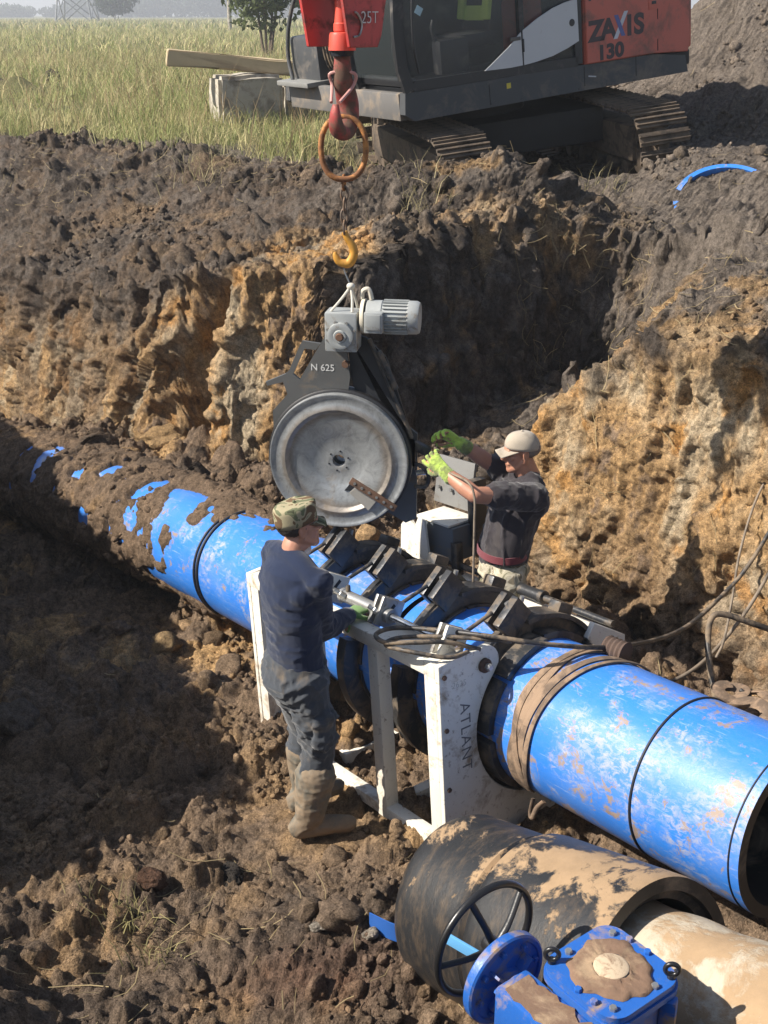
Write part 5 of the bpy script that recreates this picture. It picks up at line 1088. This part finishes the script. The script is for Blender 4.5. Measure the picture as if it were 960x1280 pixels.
mb = MB(); mb.ball(hd1 + up1 * .012 - hf1 * .026, (.080, .070, .055), 20, 12, R_h); place(fuse(mb, .006, 2, folds(.003, 40, 261)), 'hair', paint('dark_hair', (.03, .024, .02), .8, bmp=.6, fine=150), pm, inv1)

# ---- man on the far side: facing left, both gloved hands raised to the tool
f2 = unit([-.985, -.17, 0]); l2 = np.array([-f2[1], f2[0], 0]); o2 = np.array([.66, 5.97, 0.0]); gz2 = float(ground_z(o2[0], o2[1])) - .01
pw = thing('person', 'man in beige cap and black T-shirt reaching gloved hands up to the tool', 'person', [o2[0], o2[1], gz2]); inv2 = -np.array([o2[0], o2[1], gz2])
hd2 = at(651, 563, 6.33); up2 = unit(np.array([.10, 0, 1])); hf2 = unit([-.98, -.14, -.10])
belt = at(628, 687, 6.55); chest = at(648, 624, 6.45); neck = at(660, 596, 6.40)
def side2(p, s, z=0.0): return np.asarray(p) + l2 * s + np.array([0, 0, z])
shn, shf = side2(at(655, 607, 6.42), .165), side2(at(650, 605, 6.40), -.155)
eln, wrn = at(594, 619, 6.10), at(556, 590, 6.20); elf, wrf = at(612, 579, 6.52), at(575, 554, 6.46)
hnn, hnf = unit(at(533, 568, 6.25) - wrn), unit(at(551, 538, 6.44) - wrf)
mb = MB(); P2_, R2h = head_mb(mb, hd2, hf2, up2, 1.05); limb(mb, [neck - [0, 0, .06], neck, hd2 + np.array([.01, 0, -.06])], [.068, .064, .060])
limb(mb, [belt, chest, neck - [0, 0, .08]], [.10, .105, .09], flat=(1.2, .8), up=f2)
for S, E_, Wr in ((shn, eln, wrn), (shf, elf, wrf)): limb(mb, [S, (S + E_) / 2, E_], [.056, .050, .044]); limb(mb, [E_, E_ * .65 + Wr * .35, Wr], [.043, .046, .030])
hand(mb, wrn, hnn, unit([-.3, .8, .2]), 34, thumb=-1); hand(mb, wrf, hnf, unit([-.4, -.6, -.3]), 45, thumb=1)
place(fuse(mb, .0045, 3), 'body', M_SKIN2, pw, inv2)
M_EYE = paint('dark_eye', (.03, .02, .018), .3)
for s in (-1, 1): MB().ball(hd2 + R2h @ np.array([.070, s * .027, -.002]) + inv2, .0085, 10, 8).build('eye', M_EYE, pw, 180)
mb = MB(); limb(mb, [belt - [0, 0, .03], belt * .6 + chest * .4, chest, chest * .35 + neck * .65 - [0, 0, .03], neck - [0, 0, .015]], [.154, .154, .160, .155, .085], 28, flat=(1.10, .84), up=f2)
limb(mb, [shn, neck - [0, 0, .015], shf], [.066, .072, .066]); limb(mb, [side2(chest, .09) - f2 * .05, side2(chest, -.09) - f2 * .05], [.09, .09])
limb(mb, [shn, shn * .36 + eln * .64], [.080, .073]); limb(mb, [shf, shf * .36 + elf * .64], [.080, .073])
place(fuse(mb, .0065, 3, folds(.012, 7, 311, (1.4, 1, 1))), 'shirt', cloth('black_tshirt', (.030, .026, .030), dirt=(.06, .052, .05), amt=.3), pw, inv2)
hip2 = belt - np.array([-.01, 0, .10]); mb = MB(); limb(mb, [belt - [0, 0, .085], hip2 - [0, 0, .02], hip2 - [0, 0, .08]], [.150, .158, .13], 24, flat=(1.12, .88), up=f2)
for s in (.095, -.095):
    H = side2(hip2, s, -.03); K_ = side2(np.array([o2[0], o2[1], gz2 + .50]), s) + f2 * .04; A = side2(np.array([o2[0], o2[1], gz2 + .14]), s) - f2 * .03
    limb(mb, [H, (H + K_) / 2, K_], [.108, .10, .082]); limb(mb, [K_, (K_ + A) / 2, A], [.082, .08, .075])
M_CAMO2 = camo('camouflage_trousers', ((.16, .15, .10), (.34, .31, .23), (.44, .40, .31), (.20, .17, .12)), 13)
place(fuse(mb, .007, 2, folds(.010, 7, 331, (1, 1, 1.5))), 'trousers', M_CAMO2, pw, inv2)
bt = np.array([unit(l2) * 0 + belt + np.array([0, 0, .004]) + l2 * (.171 * math.sin(a)) + f2 * (.137 * math.cos(a)) for a in np.linspace(0, 2 * math.pi, 48, endpoint=False)])
v = []; f = []
for i, p in enumerate(bt): v += [p + inv2 + [0, 0, -.020], p + inv2 + [0, 0, .020], (p - belt) * .96 + belt + inv2 + [0, 0, .020], (p - belt) * .96 + belt + inv2 + [0, 0, -.020]]
for i in range(48):
    j = (i + 1) % 48
    for k in range(4): k2 = (k + 1) % 4; f.append((i * 4 + k, j * 4 + k, j * 4 + k2, i * 4 + k2))
MB().add(v, f).build('belt', cloth('maroon_belt', (.16, .035, .045)), pw, 40)
for s in (.10, -.10):
    base = side2(np.array([o2[0], o2[1], gz2]), s) - f2 * .03; mb = MB(); boot(mb, base + [0, 0, .12], base - f2 * .055, base + f2 * .19, base + [0, 0, .30]); place(fuse(mb, .008, 3), 'boot', M_DARKST, pw, inv2)
for Wr, d, pmn, t in ((wrn, hnn, unit([-.3, .8, .2]), -1), (wrf, hnf, unit([-.4, -.6, -.3]), 1)):
    mb = MB(); hand(mb, Wr, d, pmn, 34 if t < 0 else 45, thumb=t, s=1.06, r=.0098); limb(mb, [Wr - d * .045, Wr], [.040, .036]); place(fuse(mb, .003, 1, folds(.0022, 34, 341)), 'glove', M_LIME, pw, inv2)
cap(pw, hd2 + inv2, unit(hf2 + np.array([0, 0, .05])), up2, cloth('beige_cap', (.36, .31, .245), .9, 220, (.26, .22, .17), .35), .080, .072, .012, False)
mb = MB(); mb.ball(hd2 + up2 * .010 - hf2 * .034, (.072, .0685, .056), 20, 12, R2h); place(fuse(mb, .006, 2, folds(.003, 40, 361)), 'hair', paint('grey_hair', (.17, .14, .12), .8, bmp=.6, fine=150), pw, inv2)
# thin cable that runs past his forearm down behind the clamps
hose([at(560, 590, 6.17), at(585, 603, 6.02), at(593, 622, 6.0), at(593, 655, 6.02), at(592, 700, 6.05), at(591, 745, 6.08)], .006, M_HOSE2, 'thin cable hanging past the forearm of the man in the beige cap')
# ------------------------------------------------------------------ loose clods, stones, straw, grass, trees, far things
rs = np.random.RandomState(11)
def clod_base(seed, sub=2):
    bm = bmesh.new(); bmesh.ops.create_icosphere(bm, subdivisions=sub, radius=1); P = np.array([v.co[:] for v in bm.verts])
    bm.verts.index_update(); F = np.array([[v.index for v in f.verts] for f in bm.faces]); bm.free()
    r = 1 + .55 * fbm(P, 1.2, 2, seed=seed) + .32 * fbm(P, 2.8, 2, seed=seed + 3, ridged=True); return P * r[:, None], F
BASES = [clod_base(400 + 7 * i) for i in range(7)]
def scatter_clods(cand, sizes, sink=.25, tint=None):
    V, F, C = [], [], []; n0 = 0
    for i, (vi, r) in enumerate(zip(cand, sizes)):
        P, f = BASES[rs.randint(7)]; q = rs.randn(4); q /= np.linalg.norm(q); w, x, y, z = q
        R = np.array([[1 - 2 * (y * y + z * z), 2 * (x * y - z * w), 2 * (x * z + y * w)], [2 * (x * y + z * w), 1 - 2 * (x * x + z * z), 2 * (y * z - x * w)], [2 * (x * z - y * w), 2 * (y * z + x * w), 1 - 2 * (x * x + y * y)]])
        sc = r * np.array([1, .7 + .5 * rs.rand(), .55 + .5 * rs.rand()]); V.append((P * sc) @ R.T + P3[vi] + NRM[vi] * r * (.45 - sink)); F.append(f + n0); n0 += len(P)
        c = ECOL[vi] * (.75 + .7 * rs.rand()); c = c * .8 + .2 * np.array([.22, .155, .095]); C.append(np.broadcast_to(c, (len(P), 3)))
    return np.concatenate(V), np.concatenate(F), np.concatenate(C)
vis = (x0 > -4.5) & (x0 < 7.5) & (y0 > 3.0) & (y0 < 19)
cell = CELL
zone = np.where(T['q'] < 0, 1.0, .55 * (1 - steep) ** 2); zone = zone + 1.2 * np.exp(-(T['q'] / .2) ** 2) * (1 - steep) + .7 * (1 - steep) * ((T['s'] > 4) & (T['q'] > 0))
clump = np.clip(.25 + 2.2 * fbm(np.stack([x0, y0, z0], 1), 1.1, 3, seed=91), .03, 2.2)
keepout = np.hypot(x0 - o1[0], y0 - o1[1]) < .25
okv = vis & ~((T['far'] > .9) & (y0 + .35 * x0 > 14.2) & (x0 < 0)) & ~keepout
clump = clump ** 1.6; wgt = np.where(okv, cell * zone * clump, 0); wgt /= wgt.sum()
BIG = BASES; SMALL = [clod_base(470 + 7 * i, 1) for i in range(7)]
ci = rs.choice(len(wgt), 4200, p=wgt, replace=False); V, Fc, Cc = scatter_clods(ci, np.clip(.016 * (1 / (rs.rand(4200) + .012)) ** .42, .016, .075))
BASES = SMALL; ci = rs.choice(len(wgt), 15000, p=wgt, replace=False); V2, F2, C2 = scatter_clods(ci, .006 + .012 * rs.rand(15000) ** 1.5, .15)
V, Fc, Cc = np.concatenate([V, V2]), np.concatenate([Fc, F2 + len(V)]), np.concatenate([Cc, C2]); BASES = BIG
cl_o = link('soil_clods', fast_mesh('soil_clods', V, Fc, Cc), M_EARTH, None, 180); tag(cl_o, 'loose crumbling soil clods scattered over trench floor, walls and rim', 'soil', None, 'stuff')
# crumbs stuck to the mud on the far pipe
kk = rs.choice(len(CRUST['V']), 1500, replace=False); VV, FF, CC = [], [], []; nv = 0
for k in kk:
    P, f = (BIG if rs.rand() < .3 else SMALL)[rs.randint(7)]; r = .008 + .026 * rs.rand() ** 2.2; q = CRUST['V'][k]; VV.append(P @ rot('Z', rs.rand() * 360).T @ rot('X', rs.rand() * 360).T * r * np.array([1, .8, .7]) + q); FF.append(f + nv); nv += len(P); CC.append(np.broadcast_to(CRUST['c'][k] * (.7 + .7 * rs.rand()), (len(P), 3)))
mo_ = link('mud_lumps', fast_mesh('mud_lumps', np.concatenate(VV), np.concatenate(FF), np.concatenate(CC)), M_EARTH, far_pipe, 180); mo_['kind'] = 'stuff'
# single pieces one can point at
def single(u, v, d, r, col, label, seed, name='clod', shape=(1, .8, .6), yaw=0.0, cat='clod'):
    p = at(u, v, d); lo = float(ground_z(p[0], p[1])); P, f = clod_base(seed, 3); P = P * np.array(shape) * r; P = P + .04 * r * fbm(P / r, 5, 3, seed=seed)[:, None] * unit([1, 1, 1]); P = P @ rot('Z', yaw).T
    o = link(name, fast_mesh(name, P, f, np.clip(np.broadcast_to(np.array(col), (len(P), 3)) * (1 + .35 * fbm(P / r, 2.2, 3, seed=seed + 1))[:, None], .01, .9)), M_EARTH, None, 180)
    o.location = (p[0], p[1], lo + r * shape[2] * .35); tag(o, label, cat)
for i, (u, v, r, col, lb, shp) in enumerate((
    (205, 553, .155, (.36, .235, .115), 'large ochre clay slab on the backfill left of the steel disc', (1.2, .8, .55)),
    (160, 572, .075, (.33, .215, .11), 'small ochre lump beside the large clay slab', (1.1, .8, .6)),
    (470, 640, .05, (.30, .2, .11), 'small brown lump under the facing tool', (1, .8, .7)),
    (292, 1098, .060, (.045, .038, .032), 'dark flat clod beside the reddish mud patch', (1.3, .8, .5)),
    (190, 1105, .055, (.10, .055, .035), 'reddish brown clod left of the reddish mud patch', (1.2, .9, .6)),
    (400, 1162, .028, (.32, .28, .23), 'pale pebble on the mud, left of two near the hand wheel', (1.2, .8, .6)),
    (464, 1170, .028, (.36, .31, .25), 'pale pebble on the mud, right of two near the hand wheel', (1.2, .8, .6)),
    (70, 668, .07, (.30, .20, .11), 'lone ochre clod in the shaded left part of the trench', (1.1, .9, .7)),
    (205, 812, .10, (.30, .205, .105), 'pale ochre lump at the shadow edge beside the mud caked pipe', (1.2, .9, .6)),
    (150, 790, .06, (.22, .15, .10), 'brown lump in the shade left of the pale ochre lump', (1.1, .9, .7)),
    (15, 905, .11, (.16, .125, .095), 'grey brown clod at the left edge of the shaded floor', (1.0, .9, .7)),
    (65, 103, .22, (.05, .042, .036), 'black clod of topsoil lying in the grass on the left', (1, .8, .9)))):
    single(u, v, on_ground(u, v), r, col, lb, 700 + i * 5, shape=shp, yaw=37 * i)

# ---- grass and straw
def leaf_material(name, rough=.7, trans=.35):
    m, nt, b = newmat(name); a = N(nt, 'ShaderNodeAttribute', attribute_name='earth'); nt.links.new(a.outputs['Color'], b.inputs['Base Color']); b.inputs['Roughness'].default_value = rough; b.inputs['Specular IOR Level'].default_value = .25
    tl = N(nt, 'ShaderNodeBsdfTranslucent'); mx = N(nt, 'ShaderNodeMixShader'); mx.inputs[0].default_value = trans; nt.links.new(a.outputs['Color'], tl.inputs['Color'])
    out = [n for n in nt.nodes if n.type == 'OUTPUT_MATERIAL'][0]; nt.links.new(b.outputs[0], mx.inputs[1]); nt.links.new(tl.outputs[0], mx.inputs[2]); nt.links.new(mx.outputs[0], out.inputs['Surface']); return m
M_LEAF = leaf_material('leaf_blades')
def blades(base, h, w, lean, col):
    """tapering two-step blades; all arrays by blade"""
    n = len(base); a = rs.rand(n) * 2 * math.pi; sx = np.stack([np.cos(a), np.sin(a), np.zeros(n)], 1); b = rs.rand(n) * 2 * math.pi
    ld = np.stack([np.cos(b), np.sin(b), np.zeros(n)], 1) * (lean * h)[:, None]; up = np.array([0, 0, 1.0]) * h[:, None]
    p1 = base + up * .55 + ld * .35; p2 = base + up * (1 - .3 * lean)[:, None] + ld
    V = np.stack([base - sx * w[:, None], base + sx * w[:, None], p1 + sx * w[:, None] * .7, p1 - sx * w[:, None] * .7, p2 + sx * w[:, None] * .15, p2 - sx * w[:, None] * .15], 1).reshape(-1, 3)
    k = np.arange(n)[:, None] * 6; F = np.concatenate([k + [[0, 1, 2, 3]], k + [[3, 2, 4, 5]]]); return V, F, np.repeat(col, 6, 0)
def gz_arr(x, y): return base_height(np.asarray(x, float), np.asarray(y, float))[0]
def field_points(n, y0_, y1_, pw=1.0):
    y = y0_ + (y1_ - y0_) * rs.rand(n) ** pw; u = rs.rand(n) * 1.12 - .06; x = (u * 500 - 490) / 1500 * y * 1.0
    return x, y
VV, FF, CC = [], [], []; nv = 0
for (n, a, b, hl, wl, pw) in ((26000, 13.0, 24, (.10, .34), (.0035, .007), .9), (20000, 22, 45, (.18, .5), (.007, .012), .9), (16000, 42, 120, (.25, .6), (.015, .03), .8), (9000, 110, 330, (.4, .8), (.05, .09), .8), (2600, 13.5, 45, (.5, .95), (.0035, .006), .9)):
    x, y = field_points(n, a, b, pw); P = np.stack([x, y, np.zeros(n)], 1); n1 = fbm(P, .45, 3, seed=501); n2 = fbm(P, 1.6, 2, seed=505); dens = n1 + .6 * n2
    s_, b_ = to_sb(x, y); Rr = np.interp(s_, SX, R_)
    mound = np.exp(-(((x + 8.9) / 1.1) ** 2 + ((y - 25.8) / 1.4) ** 2))
    ok = (b_ < Rr - .1 - .5 * rs.rand(n) ** 2) & (rs.rand(n) < np.clip(.75 + dens * 1.3, .05, 1)) & (mound < .3) & (x < .2 + .16 * (y - 15)) & (rs.rand(n) < sstep(12.6, 16.0, y + .35 * x + 1.5 * n1))
    x, y, n1, n2 = x[ok], y[ok], n1[ok], n2[ok]; m = len(x); h = (hl[0] + (hl[1] - hl[0]) * rs.rand(m)) * (1 + .6 * np.clip(n1, -.6, 1)); w = wl[0] + (wl[1] - wl[0]) * rs.rand(m)
    t = np.clip(.42 + .9 * n2 + .5 * n1 + .35 * rs.randn(m) - .10 * sstep(20, 60, y), 0, 1)[:, None]
    c = np.array([.54, .46, .25]) * (1 - t) + np.array([.25, .29, .10]) * t; c *= (.7 + .65 * rs.rand(m))[:, None]
    if n == 2600: c = np.array([.34, .25, .14]) * (.6 + .9 * rs.rand(m))[:, None]
    v, f, c = blades(np.stack([x, y, gz_arr(x, y) - .02], 1), h, w, .25 + .75 * rs.rand(m) ** 1.5, c); VV.append(v); FF.append(f + nv); CC.append(c); nv += len(v)
gr_o = link('grass', fast_mesh('grass', np.concatenate(VV), np.concatenate(FF), np.concatenate(CC)), M_LEAF, None, 0); tag(gr_o, 'tall yellow green meadow grass beyond the trench', 'grass', None, 'stuff')
# dry straw and roots lying on the soil
def straw(cand, L):
    V, F, C = [], [], []; n0 = 0
    for vi in cand:
        p = P3[vi] + NRM[vi] * .012; nrm = NRM[vi]; a = rs.randn(3); t = a - nrm * a.dot(nrm); t /= np.linalg.norm(t); s = np.cross(nrm, t); ln = L * (.35 + rs.rand() ** 2 * 1.6); w = .0012 + .0014 * rs.rand(); bend = rs.randn() * .35
        for k in range(4):
            q = k / 3 - .5; c = p + t * ln * q + s * ln * bend * (q * q - .1) + nrm * (ln * .16 * rs.rand() * (k in (0, 3)) + .004); V += [c - s * w, c + s * w + nrm * w * .5]
        F += [(n0 + 2 * k, n0 + 2 * k + 1, n0 + 2 * k + 3, n0 + 2 * k + 2) for k in range(3)]; C += [np.array([.42, .33, .18]) * (.45 + .7 * rs.rand())] * 8; n0 += 8
    return np.array(V), np.array(F), np.array(C)
rimz = np.exp(-((T['b'] - T['R']) / .7) ** 2) * (y0 > 6) + .9 * np.exp(-(((x0 + .9) / .7) ** 2 + ((y0 - 3.7) / .5) ** 2)) + .06
w2 = np.where(vis, cell * rimz, 0); w2 /= w2.sum()
V, F_, C_ = straw(rs.choice(len(w2), 2600, p=w2, replace=False), .16)
tag(link('straw', fast_mesh('straw', V, F_, C_), M_LEAF, None, 0), 'dry straw and roots strewn on the rim and trench floor', 'straw', None, 'stuff')
def tuft(u, v, n, h, label, col=(.34, .30, .14), spread=.06):
    p = at(u, v, on_ground(u, v)); b = np.stack([p[0] + spread * rs.randn(n), p[1] + spread * rs.randn(n), np.zeros(n)], 1); b[:, 2] = gz_arr(b[:, 0], b[:, 1]) - .01
    V, F, C = blades(b, h * (.4 + .8 * rs.rand(n)), np.full(n, .0032), .3 + .7 * rs.rand(n), np.array(col) * (.6 + .8 * rs.rand(n, 1))); tag(link('grass_tuft', fast_mesh('grass_tuft', V, F, C), M_LEAF, None, 0), label, 'grass tuft', None, 'stuff')
tuft(165, 1158, 46, .20, 'withered grass tuft on the mud at lower left'); tuft(205, 1198, 30, .14, 'small dry grass tuft right of the withered tuft at lower left'); tuft(110, 1130, 26, .14, 'dry grass tuft at the edge of the shade, lower left')
tuft(520, 262, 60, .30, 'dry grass hanging over the rim below the excavator', (.36, .31, .17), .16); tuft(255, 212, 90, .26, 'flattened pale grass clump on the rim at left', (.40, .35, .19), .22); tuft(745, 240, 40, .28, 'dry grass by the rear excavator track', (.34, .3, .16), .14)

# ---- trees, bushes, far wood
def foliage(c, r, n, size, col, squash=.8, gaps=.25, seed=0):
    d = rs.randn(n, 3); d /= np.linalg.norm(d, axis=1)[:, None]; rad = rs.rand(n) ** .38; lum = 1 + .35 * fbm(d, 1.6, 3, seed=seed); p = d * (rad * lum)[:, None]
    ok = fbm(p, 2.2, 2, seed=seed + 3) > -gaps; p = p[ok]; n = len(p); P = np.asarray(c) + p * np.array([r, r, r * squash])
    a, b = rs.randn(n, 3), rs.randn(n, 3); a /= np.linalg.norm(a, axis=1)[:, None]; b -= a * (a * b).sum(1)[:, None]; b /= np.linalg.norm(b, axis=1)[:, None]; s = size * (.6 + .8 * rs.rand(n))[:, None]
    V = np.stack([P - a * s, P + b * s * .45, P + a * s, P - b * s * .45], 1).reshape(-1, 3); F = np.arange(4 * n).reshape(-1, 4)
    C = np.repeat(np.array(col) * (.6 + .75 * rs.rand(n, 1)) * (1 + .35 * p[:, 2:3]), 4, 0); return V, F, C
def tree(name, x, y, h, r, n, size, col, label, cat='tree', squash=.9, gaps=.2, stems=1, seed=0):
    gz_ = float(ground_z(x, y)); t = thing(name, label, cat, [x, y, gz_]); mb = MB()
    M_BARK_ = M_BARK
    for k in range(stems):
        a = 2.4 * k; dx, dy = .25 * r * math.cos(a) * (stems > 1), .25 * r * math.sin(a) * (stems > 1); mb.tube(sp([(dx * .3, dy * .3, -.1), (dx, dy, h * .35), (dx * 1.8, dy * 1.8, h * .75)], 5), np.linspace(.035 * h / 3, .008 * h / 3, 11), 8)
        for j in range(5):
            b = a + 1.3 * j; z = h * (.3 + .11 * j); mb.tube(sp([(dx, dy, z), (dx + .35 * r * math.cos(b), dy + .35 * r * math.sin(b), z + .12 * h), (dx + .7 * r * math.cos(b), dy + .7 * r * math.sin(b), z + .2 * h)], 4), np.linspace(.014 * h / 3, .004 * h / 3, 9), 6)
    mb.build('trunk', M_BARK_, t, 60)
    V, F, C = foliage((0, 0, h * .58), r, n, size, col, squash * h / (2 * r), gaps, seed); link('crown', fast_mesh('crown', V, F, C), M_LEAF, t, 0)
M_BARK = paint('bark', (.10, .075, .055), .9, bmp=.6)
tree('willow_bush', -4.3, 47.0, 5.2, 1.75, 5200, .13, (.15, .185, .075), 'loose grey green willow bush left of the hook block', 'bush', .95, .12, 4, 611)
tree('round_bush', -62, 300, 7.5, 4.6, 2200, .55, (.060, .090, .038), 'dark round bush on the horizon right of the pylon', 'bush', .8, .3, 3, 621)
tree('field_tree', 12 / 1, 300 / 1, 9, 4, 1500, .6, (.08, .11, .05), 'rounded tree on the far edge of the field', 'tree', .85, .3, 1, 623) if False else None
tree('round_bush', -112, 340, 7.5, 5.0, 1800, .6, (.075, .10, .045), 'greyer bush on the horizon left of the pylon', 'bush', .75, .3, 3, 631)
tree('round_bush', 4 - 20 - 25, 420, 11, 5.5, 1800, .7, (.06, .085, .045), 'darker tree clump before the far wood', 'bush', .85, .3, 3, 641)
VV, FF, CC = [], [], []; nv = 0
for k in range(70):
    q = rs.rand(); x = -290 + 250 * q; hgt = 9 + 9 * np.exp(-((x + 85) / 45) ** 2) + 6 * np.exp(-((x + 270) / 22) ** 2) + 3 * rs.rand()
    if -235 < x < -165: hgt *= .5
    v, f, c = foliage((x, 640 + 60 * rs.rand(), FIELD + hgt * .45), 10, 330, 1.5, (.055, .075, .045), hgt / 20, .5, 650 + k); VV.append(v); FF.append(f + nv); CC.append(c); nv += len(v)
tag(link('far_wood', fast_mesh('far_wood', np.concatenate(VV), np.concatenate(FF), np.concatenate(CC)), M_LEAF, None, 0), 'bluish line of far woodland along the horizon', 'wood', None, 'stuff')
# ---- pylon and pole on the horizon
M_GALV = paint('galvanised_steel', (.20, .21, .22), .6, .4)
pxx = (97 - 480) / 1500 * 262 * .925; py = thing('power_pylon', 'steel lattice pylon standing in the field at the left horizon', 'pylon', [pxx, 262, FIELD])
lv = [0, 5, 9.5, 13.5, 17, 20, 26, 32]; hw_ = [3.6, 2.9, 2.3, 1.8, 1.4, 1.1, .9, .25]
for (sx, sy) in ((-1, -1), (1, -1), (1, 1), (-1, 1)): MB().tube([(sx * w, sy * w, z) for w, z in zip(hw_, lv)], .17, 6).build('leg', M_GALV, py)
for i in range(len(lv) - 1):
    for k, (a, b) in enumerate((((-1, -1), (1, -1)), ((1, -1), (1, 1)), ((1, 1), (-1, 1)), ((-1, 1), (-1, -1)))):
        m = MB(); w0, w1 = hw_[i], hw_[i + 1]; m.tube([(a[0] * w0, a[1] * w0, lv[i]), (b[0] * w1, b[1] * w1, lv[i + 1])], .11, 5); m.tube([(b[0] * w0, b[1] * w0, lv[i]), (a[0] * w1, a[1] * w1, lv[i + 1])], .11, 5); m.build('brace', M_GALV, py)
for z, L in ((21, 6), (26, 4.5)): MB().box((0, 0, z), (2 * L, .3, .3)).build('cross_arm', M_GALV, py)
pl_ = thing('utility_pole', 'pale concrete utility pole on the horizon left of the willow bush', 'pole', [(288 - 480) / 1500 * 118 * .93, 118, FIELD])
MB().tube([(0, 0, -.5), (0, 0, 9.5)], [.20, .13], 10).build('shaft', M_CONC, pl_); MB().box((0, 0, 8.9), (1.6, .1, .1)).build('cross_arm', M_GALV, pl_)
for x in (-.7, 0, .7): MB().lathe([(.0, .12), (.04, .12), (.05, .0), (0, 0)], (x, 0, 8.95), (0, 0, 1), 8).build('insulator', M_WHITE, pl_)

# ------------------------------------------------------------------ thin summer haze over the field
mh = bpy.data.materials.new('haze'); mh.use_nodes = True; nth = mh.node_tree; nth.nodes.clear()
oh = nth.nodes.new('ShaderNodeOutputMaterial'); vh = nth.nodes.new('ShaderNodeVolumePrincipled'); vh.inputs['Density'].default_value = .0013; vh.inputs['Color'].default_value = (.90, .94, 1.0, 1); vh.inputs['Anisotropy'].default_value = .2
nth.links.new(vh.outputs[0], oh.inputs['Volume'])
hz = MB().box((0, 750, 18.2), (2400, 2100, 42)).build('haze', mh, None, 0); tag(hz, 'thin pale haze over the field', 'haze', None, 'stuff')
